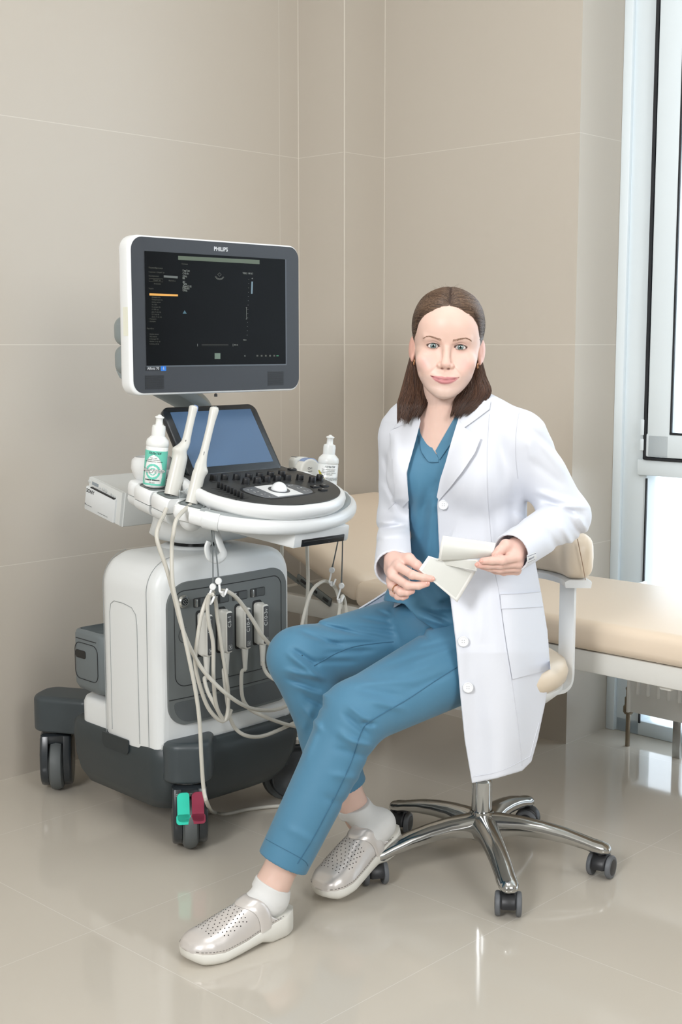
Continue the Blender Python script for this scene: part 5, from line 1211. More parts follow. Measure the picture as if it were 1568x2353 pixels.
dl = np.minimum(6.6*lt**0.85+np.where(ax < 5, -1.0*(1-ax/5), 0)-(z-zl), (z-zl)+9.6*lt**0.75)
blend(np.clip(dl/1.8+0.35, 0, 1)*0.88*((ax < 30) & (y < 25) & (np.abs(z+66) < 16)), (0.58, 0.195, 0.215))
blend(0.85*np.exp(-((z-zl)/1.1)**2)*((ax < 30) & (y < 20)), (0.25, 0.06, 0.06))  # shade between the lips painted as a dark line
blend(0.45*((ax > 68) & (y > 60) & (y < 110) & (z < 30) & (z > -45)), (0.80, 0.36, 0.28))
blend(0.75*np.clip(1.6-np.hypot((ax-6.6)/2.8, (z+45.8)/1.7), 0, 1)*((y < -3) & (z < -43.5)), (0.22, 0.08, 0.07))  # nostril hollows darkened by colour, painted shade
dx = ax-28.4; upz = 5.4*np.clip(1-(np.abs(dx+0.5)/13.8)**2.1, 0, 1)+0.5*dx/14; loz = -4.4*np.clip(1-(np.abs(dx-0.8)/13.8)**2.2, 0, 1)+0.5*dx/14
blend(0.85*np.exp(-((z-upz-0.4)/0.8)**2)*((np.abs(dx) < 14.5) & (y < 25)), (0.12, 0.06, 0.05))
blend(0.5*np.exp(-((z-loz+0.3)/0.7)**2)*((np.abs(dx) < 14) & (y < 25)), (0.42, 0.2, 0.18))
# redder finger tips
for H in (handR, handL):
    dd = np.linalg.norm(Vb-(H['mid'][0]+H['wrist'])/2, axis=1); blend(0.75*np.exp(-(dd/0.085)**4)*(Vb[:, 2] < 1.0), (0.80, 0.53, 0.46))
for H in (handR, handL):
    for n in ('idx', 'mid', 'ring', 'pin', 'th'):
        dd = np.linalg.norm(Vb-H[n][-1], axis=1); blend(0.45*np.exp(-(dd/0.012)**2), (0.80, 0.38, 0.33))
        dd = np.linalg.norm(Vb-H[n][1], axis=1); blend(0.22*np.exp(-(dd/0.008)**2), (0.78, 0.42, 0.36))
SKIN = mat('skin', (232, 198, 180), 0.42, sub=0.12, vcol='tint', bump=0.04, bscale=1500, spec=0.4)
body_o = mk_np('body', Vb, Fb, SKIN, person, col=col)
# --- eyes
for s_ in (-1, 1):
    c = from_head([[28.2*s_, 12.6, 0.0]])[0]
    tgt = Vector((0.0, 0.0, 1.2)); dr_ = (tgt-Vector(c)).normalized(); Q = dr_.to_track_quat('Z', 'Y').to_matrix().to_4x4(); Mx = Matrix.Translation(c) @ Q
    eb = mk('eyeball', MB().ball((0, 0, 0), 0.0118, n=32), mat('eye_white', (232, 226, 222), 0.12, coat=0.5), person, world=False, smooth=180); eb.data.transform(WM['person'].inverted() @ Mx)
    ir = MB().lathe([(0.0, 0.01135), (0.0026, 0.01132), (0.0058, 0.01045), (0.0060, 0.0103)], Mx, 32, cap=False)
    # iris ring then pupil
    i_o = mk('iris', MB().lathe([(0.0022, 0.01172), (0.0045, 0.01110), (0.0058, 0.01055), (0.0060, 0.0103)], Mx, 32, cap=False), mat('iris_grey_green', (96, 116, 114), 0.15, coat=1.0), eb, world=True)
    mk('iris_rim', MB().lathe([(0.0053, 0.01082), (0.0062, 0.01025)], Mx, 32, cap=False), mat('iris_rim_dark', (40, 50, 53), 0.15, coat=1.0), eb, world=True)
    mk('pupil', MB().lathe([(0.0, 0.01200), (0.0015, 0.01190), (0.0024, 0.01178)], Mx, 24, cap=False), mat('pupil_black', (8, 8, 9), 0.05, coat=1.0), eb, world=True)
# --- surface finder on the face for brows and lashes
def facepoint(x, z):
    ys = np.linspace(-35, 60, 400); q_ = np.stack([np.full(400, x), ys, np.full(400, z)], 1); d = head_mm(q_); i = int(np.argmax(d < 0)); return ys[i]
def strand_mesh(strands, r0=0.16, taper=True, n=3):
    """strands: list of (K,3) arrays in head mm -> numpy tube mesh in world"""
    VV, FF, o = [], [], 0
    for S_ in strands:
        rr = r0 if np.isscalar(r0) else r0
        K = len(S_); T = np.gradient(S_, axis=0); T /= np.maximum(np.linalg.norm(T, axis=1), 1e-9)[:, None]
        ref = np.array([0.31, -0.5, 0.8]); A = np.cross(T, ref); A /= np.maximum(np.linalg.norm(A, axis=1), 1e-9)[:, None]; Bb = np.cross(T, A)
        rad = np.full(K, rr)*(np.clip(1.25-np.linspace(0, 1, K)**3, 0.15, 1) if taper else 1)
        ang = 2*math.pi*np.arange(n)/n
        ring = S_[:, None, :]+rad[:, None, None]*(np.cos(ang)[None, :, None]*A[:, None, :]+np.sin(ang)[None, :, None]*Bb[:, None, :])
        VV.append(ring.reshape(-1, 3)); i = np.arange(K-1)[:, None]*n; j = np.arange(n)[None]; j2 = (j+1) % n
        FF.append(np.stack([i+j, i+j2, i+n+j2, i+n+j], -1).reshape(-1, 4)+o); o += K*n
    return from_head(np.concatenate(VV)), np.concatenate(FF)
BRW = mat('eyebrow_brown', (158, 124, 102), 0.6)
for s_ in (-1, 1):
    st_ = []
    for k in range(230):
        t = RNG.random(); bx_ = 11.0+38*t; bz_ = float(np.interp(t, [0, 0.25, 0.5, 0.68, 0.85, 1.0], [11.0, 14.2, 17.6, 19.2, 17.8, 14.6]))
        wd_ = 2.1*(1-0.72*t)+0.35; bz_ += (RNG.random()-0.5)*2*wd_*0.85; bx_ += RNG.normal()*0.4
        yy = facepoint(bx_*s_, bz_); L_ = 4.2-1.2*t; an = 0.85-1.25*t+RNG.normal()*0.12
        e = np.array([bx_*s_+s_*L_*math.cos(an), yy-0.5, bz_+L_*math.sin(an)]); y2 = facepoint(e[0], e[2])
        st_.append(np.array([[bx_*s_, yy+0.1, bz_], [(bx_*s_+e[0])/2, min(yy, y2)-0.55, (bz_+e[2])/2+0.2], [e[0], y2-0.35, e[2]]]))
    Vn, Fn = strand_mesh(st_, 0.15); mk_np('eyebrow', Vn, Fn, BRW, person)
    st_ = []
    for k in range(70):
        t = (k+RNG.random())/70; dx_ = -11.5+24.5*t; X = 28.4+dx_; up_ = 5.4*max(0, 1-(abs(dx_+0.5)/13.8)**2.1)+0.5*dx_/14
        y0_ = facepoint(X*s_, up_+1.2)-0.2; out = (dx_-1)/14
        st_.append(np.array([[X*s_, y0_+0.6, up_+0.3], [(X+1.2*out)*s_, y0_-2.6, up_+0.4], [(X+3.0*out)*s_, y0_-4.2, up_+1.5+0.8*abs(out)]]))
    for k in range(34):
        t = (k+RNG.random())/34; dx_ = -9+22*t; X = 28.4+dx_; lo_z = -4.4*max(0, 1-(abs(dx_-0.8)/13.8)**2.2)+0.5*dx_/14
        y0_ = facepoint(X*s_, lo_z-0.9); out = dx_/14
        st_.append(np.array([[X*s_, y0_+0.3, lo_z], [(X+0.6*out)*s_, y0_-1.0, lo_z-1.0], [(X+1.6*out)*s_, y0_-1.3, lo_z-2.2]]))
    Vn, Fn = strand_mesh(st_, 0.13); mk_np('eyelashes', Vn, Fn, mat('lash_dark', (40, 28, 24), 0.5), person)
# --- hair
HAIR = mat('brown_hair', (60, 45, 37), 0.6, spec=0.25, var=0.25)
def hairline(theta):
    """front boundary of the hair (degrees from the face midline round the skull) as z; below it bare skin"""
    return np.interp(theta, [0, 12, 25, 38, 48, 54, 60, 70, 90, 180], [86, 84, 76, 60, 36, 8, -8, -20, -36, -70])
def scalp_mask(q_):
    th = np.degrees(np.arctan2(np.abs(q_[:, 0]), -(q_[:, 1]-78))); return q_[:, 2]-hairline(th)
def cranium(q_): return ell(q_, (0, 79, 45), (72.5, 90, 77.5))
def hair_mm(q_):
    m = scalp_mask(q_); c = cranium(q_); qm = np.stack([np.abs(q_[:, 0]), q_[:, 1], q_[:, 2]], 1)
    side = 2.2*np.exp(-(((qm[:, 0]-60)/20)**2))*1.0
    thick = np.clip(m/16.0, -1, 1)*3.6+side*np.clip(m/20, 0, 1)
    d = c-thick
    d = smax(d, -m*0.35-0.2, 2.0)
    d = smax(d, -50-q_[:, 2], 4)
    # back fall and the two locks in front of the shoulders
    L_ = chain(q_, [(-66, 90, -24), (-70, 82, -58), (-72, 72, -95), (-75, 58, -125), (-80, 44, -154)], [6, 8, 12, 13, 4], 8)
    L2 = chain(q_, [(-56, 96, -34), (-57, 80, -88), (-53, 62, -120), (-60, 44, -146)], [7, 12, 13, 5], 8)
    R_ = chain(q_, [(66, 88, -28), (72, 76, -58), (78, 60, -86), (68, 42, -112), (44, 28, -134)], [5, 8, 11, 10, 3], 8)
    R2 = chain(q_, [(58, 90, -38), (56, 68, -78), (43, 42, -110), (29, 26, -138)], [5, 10, 10, 3], 8)
    bkf = chain(q_, [(0, 150, 20), (0, 160, -40), (0, 150, -110)], [40, 48, 40], 10)
    lo_ = smin(smin(L_, L2, 8), smin(R_, R2, 8), 8); lo_ = smin(lo_, bkf, 20)
    # keep the neck and the face clear
    return smin(d, lo_, 6)
def hairf(P): return hair_mm(to_head(P))*0.001
hb_ = from_head([[-130, 0, -185], [130, 220, 140], [-130, 220, -185], [130, 0, 140]])
Vh, Fh = mesh_sdf(hairf, hb_.min(0), hb_.max(0), 0.002)
hair_o = mk_np('hair', Vh, Fh, HAIR, person)
# strands combed from the parting and the hairline to the back
STR = []
cen = np.array([0, 79, 45]); CRr = np.array([72.5, 90, 77.5]); NS = 4600; K = 12
sdv = np.where(RNG.random(NS) < 0.5, -1.0, 1.0); part = RNG.random(NS) < 0.42
th = np.where(RNG.random(NS) < 0.5, RNG.uniform(0, 30, NS), RNG.uniform(0, 62, NS)); zz = np.interp(th, [0, 12, 25, 38, 48, 54, 60, 70], [86, 84, 76, 60, 36, 8, -8, -20])+RNG.uniform(-2.5, 16, NS)
p0 = np.stack([sdv*np.sin(np.radians(th))*62, 79-np.cos(np.radians(th))*78, zz], 1); pa_ = RNG.uniform(0.54, 1.75, NS); pp_ = np.stack([sdv*RNG.uniform(0.0, 3.0, NS), 79-90*np.cos(pa_), 45+77.5*np.sin(pa_)], 1)
p0[part] = pp_[part]
def onskull(p): v = p-cen; return cen+v/np.linalg.norm(v/CRr, axis=1)[:, None]
p0 = onskull(p0); tgt = np.stack([sdv*RNG.uniform(5, 45, NS), np.full(NS, 172.0), RNG.uniform(5, 60, NS)], 1)
wx_ = np.where(part, RNG.uniform(3, 84, NS), 76+RNG.uniform(-16, 10, NS))
w1 = np.stack([sdv*wx_, 62+RNG.uniform(-12, 20, NS), np.clip(p0[:, 2]*0.62+18+RNG.uniform(-6, 6, NS), -6, 92)], 1)
lift = RNG.uniform(-0.05, 0.8, NS); LP = []
for i in range(K):
    t = i/(K-1); b_ = onskull((1-t)**2*p0+2*t*(1-t)*w1+t*t*tgt); L_ = lift if i else -0.25*np.ones(NS)
    for _ in range(3):
        e = 0.8; d0 = hair_mm(b_); g = np.stack([hair_mm(b_+np.array(o)*e)-d0 for o in ((1, 0, 0), (0, 1, 0), (0, 0, 1))], 1)/e; g /= np.maximum(np.linalg.norm(g, axis=1), 1e-6)[:, None]
        b_ = b_-g*np.clip(d0-L_, -4, 4)[:, None]
    # at the hairline the strand leaves the skin itself
    if i == 0: b_ = onskull(p0); b_ = cen+(b_-cen)*0.995
    LP.append(b_)
STR = list(np.stack(LP, 1))
Vn, Fn = strand_mesh(STR[::2], 0.36); mk_np('combed_strands', Vn, Fn, mat('hair_strand', (98, 77, 62), 0.36, spec=0.6), hair_o)
Vn, Fn = strand_mesh(STR[1::4], 0.34); mk_np('combed_strands', Vn, Fn, mat('hair_strand_mid', (74, 57, 46), 0.4, spec=0.5), hair_o)
Vn, Fn = strand_mesh(STR[3::4], 0.32); mk_np('combed_strands', Vn, Fn, mat('hair_strand_light', (134, 108, 86), 0.36, spec=0.6), hair_o)
# falling locks
LOCK = []
def lock(path, rads, n_, tipsp=1.0):
    cr_ = np.array([list(v) for v in crom([tuple(p) for p in path], 7)]); K = len(cr_); tt_ = np.linspace(0, 1, K); RR = np.interp(tt_, np.linspace(0, 1, len(rads)), rads)
    for k in range(n_):
        a = RNG.uniform(0, 2*math.pi); ph = RNG.uniform(0, 6); e = min(1.0, RNG.normal(0.97, 0.05)); m_ = max(5, int(K*e)); tt = tt_[:m_]
        rad = RR[:m_]*(0.96+0.20*RNG.random())+0.8+0.7*np.sin(tt*9+ph); b_ = a+0.35*np.sin(tt*3+ph)
        off = np.stack([np.cos(b_)*rad, np.sin(b_)*rad*0.9, np.zeros(m_)], 1); off[:, 2] -= RNG.uniform(-3, 5)*tt**2; LOCK.append(cr_[:m_]+off)
lock([(-66, 90, -24), (-70, 82, -58), (-72, 72, -95), (-76, 58, -125), (-82, 42, -162)], [9, 11, 16, 18, 10], 700)
lock([(-56, 96, -34), (-57, 80, -88), (-53, 62, -120), (-62, 42, -152)], [10, 16, 18, 10], 560)
lock([(66, 88, -28), (72, 76, -58), (78, 60, -86), (68, 42, -112), (42, 26, -138)], [9, 13, 18, 16, 8], 700, tipsp=0.6)
lock([(58, 90, -38), (56, 68, -78), (43, 42, -110), (27, 24, -144)], [10, 16, 16, 9], 560)
Vn, Fn = strand_mesh(LOCK[::2], 0.6); mk_np('falling_strands', Vn, Fn, mat('hair_strand_dark', (72, 51, 41), 0.34, spec=0.6), hair_o)
Vn, Fn = strand_mesh(LOCK[1::2], 0.5); mk_np('falling_strands', Vn, Fn, mat('hair_strand_warm', (98, 70, 54), 0.34, spec=0.6), hair_o)
FLY = []
for k in range(26):
    sd = -1 if RNG.random() < 0.5 else 1; yy = RNG.uniform(10, 110); xx = RNG.uniform(2, 34)*sd; v = np.array([xx, yy-79, 80.0]); v /= np.linalg.norm(v/np.array([72.5, 90, 77.5])); p = cen+v
    dirv = np.array([sd*RNG.uniform(0.2, 1.2), RNG.uniform(-.3, 1), RNG.uniform(0.1, 0.9)]); dirv /= np.linalg.norm(dirv); L_ = RNG.uniform(6, 14); FLY.append(np.array([p+v/np.linalg.norm(v)*3.0, p+v/np.linalg.norm(v)*5+dirv*L_*0.5, p+v/np.linalg.norm(v)*4.5+dirv*L_]))
Vn, Fn = strand_mesh(FLY, 0.15); mk_np('flyaway_strands', Vn, Fn, mat('hair_strand', (112, 84, 66), 0.35, spec=0.6), hair_o)
# earrings, ring, chain
GOLD = mat('rose_gold', (214, 160, 120), 0.2, 1.0)
for s_ in (-1, 1):
    c = np.array([67.5*s_, 64, -36.0]); P_ = [c+np.array([1.2*s_*math.cos(a), 5.2*math.cos(a), 6.2*math.sin(a)]) for a in np.linspace(0, 2*math.pi, 25)[:-1]]
    mk('earring', MB().tube([from_head([p])[0] for p in P_], 0.0008, n=8, closed=True), GOLD, person, world=True)
rk = handR['ring']; rd = Vector(rk[1]-rk[0]).normalized(); rc = Vector(rk[0]*0.45+rk[1]*0.55)
mk('wedding_ring', MB().lathe([(0.0103, -0.0012), (0.0110, -0.0009), (0.0110, 0.0009), (0.0103, 0.0012)], Matrix.Translation(rc) @ rd.to_track_quat('Z', 'Y').to_matrix().to_4x4(), 28, cap=False), GOLD, person, world=True)
# nails
for H, ns in ((handR, ('idx', 'mid')), (handL, ('idx', 'th', 'mid'))):
    for n_ in ns:
        F_ = H[n_]; tip = Vector(F_[-1]); dr_ = (tip-Vector(F_[-2])).normalized(); nn = Vector((0.0, -1, 0.25)); nn = (nn-dr_*nn.dot(dr_)).normalized(); sd = dr_.cross(nn)
        rr_ = {'idx': 0.0075, 'mid': 0.0077, 'th': 0.0086}[n_]; b_ = MB()
        b_.ball((0, 0, 0), (0.0052, 0.0040, 0.0016), n=16); Mn = Matrix((dr_, sd, nn)).transposed().to_4x4(); Mn.translation = tip+nn*(rr_-0.0016)+dr_*0.0015; b_.v = [tuple(Mn @ Vector(v)) for v in b_.v]
        mk('fingernail', b_, mat('nail', (226, 172, 158), 0.2, coat=0.4), person, world=True)
# ---------------------------------------------------------------- clothes
def patch(poly, f, lift, th, step=7.0, y0=2.3, y1=3.2, liftf=None):
    """a piece of cloth lying on surface f: outline in the photograph's pixels, lifted toward the viewer, of real thickness"""
    bm = bmesh.new(); vs = [bm.verts.new((p[0], p[1], 0)) for p in poly]; bm.faces.new(vs)
    xs_ = [p[0] for p in poly]; ys_ = [p[1] for p in poly]
    for v0, v1, no in ((min(xs_), max(xs_), (1, 0, 0)), (min(ys_), max(ys_), (0, 1, 0))):
        k = v0+step
        while k < v1:
            bmesh.ops.bisect_plane(bm, geom=bm.verts[:]+bm.edges[:]+bm.faces[:], plane_co=(k if no[0] else 0, k if no[1] else 0, 0), plane_no=no); k += step
    bmesh.ops.triangulate(bm, faces=[f_ for f_ in bm.faces if len(f_.verts) > 4])
    bm.verts.ensure_lookup_table(); pp = np.array([(v.co.x, v.co.y) for v in bm.verts]); N = len(pp)
    R = np.array([list(ray(a, b)) for a, b in pp]); R = R/R[:, 1:2]; Ys = np.linspace(y0, y1, 260)
    D = np.stack([f(np.array([0, 0, HC])+Y*R) for Y in Ys], 1); hit = D < 0; i = hit.argmax(1); ok = hit.any(1); i = np.maximum(i, 1)
    a_ = D[np.arange(N), i-1]; b_ = D[np.arange(N), i]; yy = Ys[i-1]+(Ys[1]-Ys[0])*a_/np.maximum(a_-b_, 1e-9)
    if (~ok).any(): yy[~ok] = np.median(yy[ok])
    # smooth depth so that a stiff piece does not follow every fold
    L = np.full(N, lift) if liftf is None else np.array([liftf(*p) for p in pp]); yy = yy-L
    W_ = np.array([0, 0, HC])+yy[:, None]*R
    for v, w_ in zip(bm.verts, W_): v.co = Vector(w_)
    top = [v.co.copy() for v in bm.verts]; nv = N; F_ = [tuple(v.index for v in f_.verts) for f_ in bm.faces]
    bed = [tuple(v.index for v in e.verts) for e in bm.edges if len(e.link_faces) == 1]; bm.free()
    back = [Vector(w_+r_*th) for w_, r_ in zip(W_, R)]
    b = MB(); b.v = [tuple(v) for v in top]+[tuple(v) for v in back]; b.f = F_+[tuple(i_+N for i_ in reversed(f_)) for f_ in F_]+[(e[0], e[1], e[1]+N, e[0]+N) for e in bed]
    return b
def seamline(pts, f, r_, y0=2.3, y1=3.2, lift=0.0):
    P_ = [onsurf(f, p[0], p[1], y0, y1, lift=lift) for p in [tuple(v)[:2] for v in crom([(a, b, 0) for a, b in pts], 6)]]
    P_ = [p for p in P_ if p is not None]; return MB().tube(P_, r_, n=6)
BLUE = mat('scrub_blue', (74, 127, 157), 0.62, bump=0.10, bscale=2600, sheen=0.15)
BLS = mat('scrub_seam', (58, 104, 132), 0.7)
COATM = mat('coat_white', (222, 225, 233), 0.66, bump=0.06, bscale=2600, sheen=0.05)
CSEAM = mat('coat_seam', (206, 208, 216), 0.7)
# ---- trousers
TR_FOLD = [(915,1392,990,1452,6,5),(900,1405,985,1468,-6,5),(938,1398,1000,1440,5,4),(880,1400,960,1455,4,5),(1040,1470,960,1490,-3,6),(1050,1490,950,1520,3,6),(700,1425,820,1455,-5.1,5),(740,1440,900,1470,-5.95,6),(800,1440,930,1455,-5.1,5),(690,1450,800,1490,-5.95,6),(830,1420,950,1440,-4.25,5),(870,1405,985,1440,-5.1,5),(660,1500,735,1560,10.2,8),(672,1492,730,1528,-8.5,6),(655,1540,745,1560,8.5,7),(660,1560,740,1590,-6.8,6),(680,1575,755,1600,6.8,8),(700,1600,745,1625,-6.8,6),(690,1620,740,1680,5.1,8),(640,1600,690,1700,-6.8,10),(730,1480,900,1475,-5.1,6),(750,1500,860,1495,-5.1,6),(720,1520,820,1520,-4.25,6),(810,1585,930,1600,-5.1,9),(820,1570,960,1565,4.25,8),(850,1610,930,1630,5.1,8),(790,1640,850,1690,-6.8,7),(800,1620,860,1670,6.8,7),(830,1660,862,1665,-10.2,6),(775,1680,830,1720,6.8,10),(770,1720,850,1740,-5.1,8),(800,1700,856,1715,6.8,7),(760,1780,830,1790,4.25,9),(740,1830,800,1850,-3.4,9),(870,1540,980,1500,-3.4,9),(900,1560,1010,1520,3.4,9),(930,1590,1040,1545,-3.4,8),(700,1750,740,1650,4.25,9),(655,1900,730,1940,2.55,10),(690,1690,720,1620,5.1,10)]
hemR = at(786, 1806, 2.805); hemL = at(650, 1982, 2.535)
def trouser_raw(P):
    rt = smin(cap(P, HRp, KR, 0.092, 0.066), cap(P, KR, hemR, 0.064, 0.056), 0.022)
    lt_ = smin(cap(P, HLp, KL, 0.094, 0.068), cap(P, KL, hemL, 0.066, 0.054), 0.022)
    pv = smin(ell(P, at(1045, 1475, 2.90), (0.155, 0.12, 0.095)), ell(P, at(1000, 1432, 2.865), (0.100, 0.075, 0.066)), 0.03)
    return rt, lt_, pv
def trousersf(P):
    px, py, zc = proj2(P); fo = folds(P, TR_FOLD, px, py)
    rt, lt_, pv = trouser_raw(P)
    def cut(d, K_, hem, thk=0.003, L_=0.05, slit=None):
        ax_ = V3(hem)-V3(K_); ax_ /= np.linalg.norm(ax_); t = (P-V3(hem))@ax_
        d = smax(d, t, 0.0015)
        r_ = np.linalg.norm((P-V3(hem))-t[:, None]*ax_, axis=1); cav = np.maximum(r_-0.0490, -t-L_); return smax(d, -cav, 0.0015)
    rt = cut(rt-fo, KR, hemR); lt_ = cut(lt_-fo, KL, hemL)
    d = np.minimum(rt, lt_) if False else smin(rt, lt_, 0.0025)
    return smin(d, pv, 0.016)
a, b = bb([KR, KL, hemR, hemL, HRp, HLp], 0.13)
Vn, Fn = mesh_sdf(trousersf, a, b, 0.0026)
tro = mk_np('trousers', Vn, Fn, BLUE, person)
def left_leg(P): return trouser_raw(P)[1]-folds(P, TR_FOLD)
def right_leg(P): return trouser_raw(P)[0]-folds(P, TR_FOLD)
sm = seamline([(1052, 1532), (1000, 1565), (940, 1605), (880, 1640), (842, 1665), (826, 1695), (812, 1740), (786, 1800), (750, 1870), (718, 1930), (684, 1985)], left_leg, 0.0011, lift=0.0004)
mk('trouser_seam', sm, BLS, tro, world=True)
mk('trouser_seam', seamline([(930, 1473), (870, 1478), (810, 1487), (765, 1505), (722, 1530)], right_leg, 0.0011, lift=0.0004), BLS, tro, world=True)
mk('hem_stitching', seamline([(611, 1928), (640, 1944), (670, 1960), (700, 1978), (708, 1990)], left_leg, 0.0007, lift=0.0002), BLS, tro, world=True)
# ---- scrub top
SC_FOLD = [(1000,1130,980,1300,8.4,12),(965,1090,955,1250,4.2,12),(1005,1100,965,1180,-2.8,12),(950,1330,1010,1380,-4.2,10),(965,1400,1030,1425,-8.4,6),(960,1415,1035,1440,7.0,6),(990,1400,1045,1398,7.0,6),(1010,1385,1045,1380,-5.6,6)]
def scrub_raw(P):
    d, u, v = tors(P, -0.0085); lap = ell(P, at(985, 1385, 2.825), (0.10, 0.085, 0.065)); lap = smin(lap, ell(P, at(1010, 1420, 2.80), (0.07, 0.06, 0.05)), 0.03)
    return smin(d, lap, 0.045)
VNECK = [(930, 900), (975, 971), (986, 1007), (995, 1031), (1003, 1044), (1012, 1026), (1049, 954), (1070, 900)]
def scrubf(P):
    px, py, zc = proj2(P); d = scrub_raw(P)-folds(P, SC_FOLD, px, py)
    v = (P[:, 0]-np.interp(P[:, 2], TZ, TC[:, 0]))*TF[0]+(P[:, 1]-np.interp(P[:, 2], TZ, TC[:, 1]))*TF[1]
    d = np.maximum(d, -np.maximum(poly2(px, py, VNECK)*zc/FP, -v-0.01))
    d = smax(d, P[:, 2]-1.060, 0.004)
    hem = poly2(px, py, [(880, 1380), (930, 1388), (960, 1422), (1003, 1449), (1046, 1436), (1120, 1420), (1120, 1700), (800, 1700)])*zc/FP
    d = np.maximum(d, -hem); return np.maximum(d, 0.52-P[:, 2])
Vn, Fn = mesh_sdf(scrubf, (0.02, 2.60, 0.52), (0.56, 3.05, 1.12), 0.0024)
scr = mk_np('scrub_top', Vn, Fn, BLUE, person)
sraw = lambda P: scrub_raw(P)-folds(P, SC_FOLD)
mk('neck_band', patch([(958, 962), (975, 971), (986, 1007), (995, 1031), (1009, 1054), (1008, 1062), (985, 1061), (968, 1037), (964, 1007), (952, 985)], sraw, 0.0022, 0.004, 4), BLUE, scr, world=True, smooth=40)
mk('neck_band', patch([(1049, 952), (1066, 950), (1058, 985), (1037, 1018), (1011, 1056), (1009, 1054), (1001, 1036)], sraw, 0.0030, 0.005, 4), BLUE, scr, world=True, smooth=40)
for pts in ([(964, 1000), (968, 1037), (985, 1061), (1008, 1062)], [(1037, 1018), (1011, 1056)]):
    mk('top_stitching', seamline(pts, sraw, 0.0006, lift=0.0032), BLS, scr, world=True)
# ---- lab coat
OPEN_ = [(963, 900), (966, 972), (950, 1020), (936, 1087), (939, 1150), (943, 1230), (948, 1300), (935, 1380), (900, 1400), (800, 1700), (1066, 1700), (1058, 1600), (1048, 1480), (1035, 1375), (1012, 1300), (1008, 1230), (1005, 1160), (1014, 1101), (1027, 1061), (1038, 1020), (1057, 967), (1075, 900)]
SKIRT = [(1000, 1290), (1035, 1375), (1048, 1480), (1058, 1600), (1068, 1700), (1085, 1800), (1140, 1789), (1200, 1772), (1222, 1750), (1236, 1700), (1253, 1620), (1266, 1545), (1259, 1450), (1246, 1370), (1231, 1290), (1215, 1200), (1100, 1150)]
CT_FOLD = [(1115,990,1122,1130,3.0,10),(1150,1000,1160,1120,-3.75,12),(1120,1150,1135,1290,4.5,9),(1175,1150,1185,1240,-4.5,12),(1100,1330,1110,1480,6.0,16),(1150,1350,1165,1560,-4.5,18),(1110,1500,1125,1700,4.5,16),(1190,1580,1200,1740,4.5,16),(1075,1400,1080,1560,-3.0,12),(1215,980,1290,1050,-4.5,8),(1240,1010,1300,1090,4.5,9),(1225,1060,1300,1120,-4.5,9),(1235,1130,1330,1160,7.5,7),(1250,1150,1340,1185,-7.5,6),(1265,1165,1350,1165,6.0,6),(1300,1180,1345,1240,-6.0,6),(1320,1170,1350,1220,6.0,5),(1285,1195,1320,1260,6.0,7),(1250,1210,1290,1270,-4.5,9),(1215,1010,1225,1060,4.5,8),(880,1040,905,1120,-3.75,8),(875,1110,910,1180,4.5,8),(870,1200,915,1195,6.0,6),(872,1215,930,1207,-7.5,5),(868,1235,930,1228,5.25,6),(875,1250,915,1300,-3.75,8),(905,990,915,1080,3.0,9),(900,1150,930,1145,3.0,6),(1100,1060,1060,1180,-3.0,12)]
def yskirt(px, py):
    base = np.interp(py, [1150, 1250, 1350, 1500, 1650, 1800], [2.735, 2.715, 2.670, 2.632, 2.630, 2.632])
    wrap = np.where(px > 1130, 0.13*((np.clip(px, 1130, 1300)-1130)/135.0)**2, 0.00025*(1130-px)*np.interp(py, [1300, 1450], [1, 0.25]))
    return base+wrap+0.007*np.sin(px/19.0+py/260.0)*np.interp(py, [1300, 1750], [0.2, 1.0])
def coat_raw(P, px=None, py=None, zc=None):
    if px is None: px, py, zc = proj2(P)
    d, u, v = tors(P, 0.0)
    low = P[:, 2]
    d = smax(d, 0.50-low, 0.01)
    d = smin(d, sleeveL(P), 0.026); d = smin(d, sleeveR(P), 0.022)
    col_ = cap(P, from_head([[0, 112, -150]])[0], from_head([[0, 100, -172]])[0], 0.060, 0.070); d = smin(d, col_, 0.03)
    fo = folds(P, CT_FOLD, px, py); calm = np.minimum(np.linalg.norm(P-V3(WL_), axis=1), np.linalg.norm(P-V3(WR), axis=1)); fo = fo*np.clip((calm-0.062)/0.03, 0, 1)
    s2 = poly2(px, py, SKIRT)*zc/FP; sk_ = smax(np.abs(P[:, 1]-yskirt(px, py)+fo)*0.93-0.0040, s2, 0.003)
    return smin(d-fo, sk_, 0.016)
def coat_full(P):
    px, py, zc = proj2(P); return coat_raw(P, px, py, zc)
def coatf(P):
    px, py, zc = proj2(P); d = coat_raw(P, px, py, zc)
    cx = np.interp(P[:, 2], TZ, TC[:, 0]); cy = np.interp(P[:, 2], TZ, TC[:, 1]); v = (P[:, 0]-cx)*TF[0]+(P[:, 1]-cy)*TF[1]
    d = np.maximum(d, -np.maximum(poly2(px, py, OPEN_)*zc/FP, -v-0.02))
    # neck hole
    nk_ = cap(P, from_head([[0, 92, -100]])[0], from_head([[0, 92, -190]])[0], 0.056, 0.060); d = smax(d, -np.maximum(nk_, -(P[:, 2]-1.055)), 0.004)
    # sleeve mouths
    for (E_, W_, r_) in ((EL, WL_, 0.0360), (ER_, WR, 0.0392)):
        ax_ = V3(W_)-V3(E_); ax_ /= np.linalg.norm(ax_); rel = P-V3(W_); t = rel@ax_; rad = np.linalg.norm(rel-t[:, None]*ax_, axis=1)
        near = (rad < 0.09) & (t > -0.06)
        d = np.where(near, smax(d, t-0.002, 0.002), d); d = smax(d, -np.maximum(rad-r_, -t-0.05), 0.0015)
    return d
lo_ = (-0.02, 2.45, 0.22); hi_ = (0.62, 3.05, 1.16)
Vn, Fn = mesh_sdf(coatf, lo_, hi_, 0.0025, slack=1.9)
coat = mk_np('lab_coat', Vn, Fn, COATM, person)
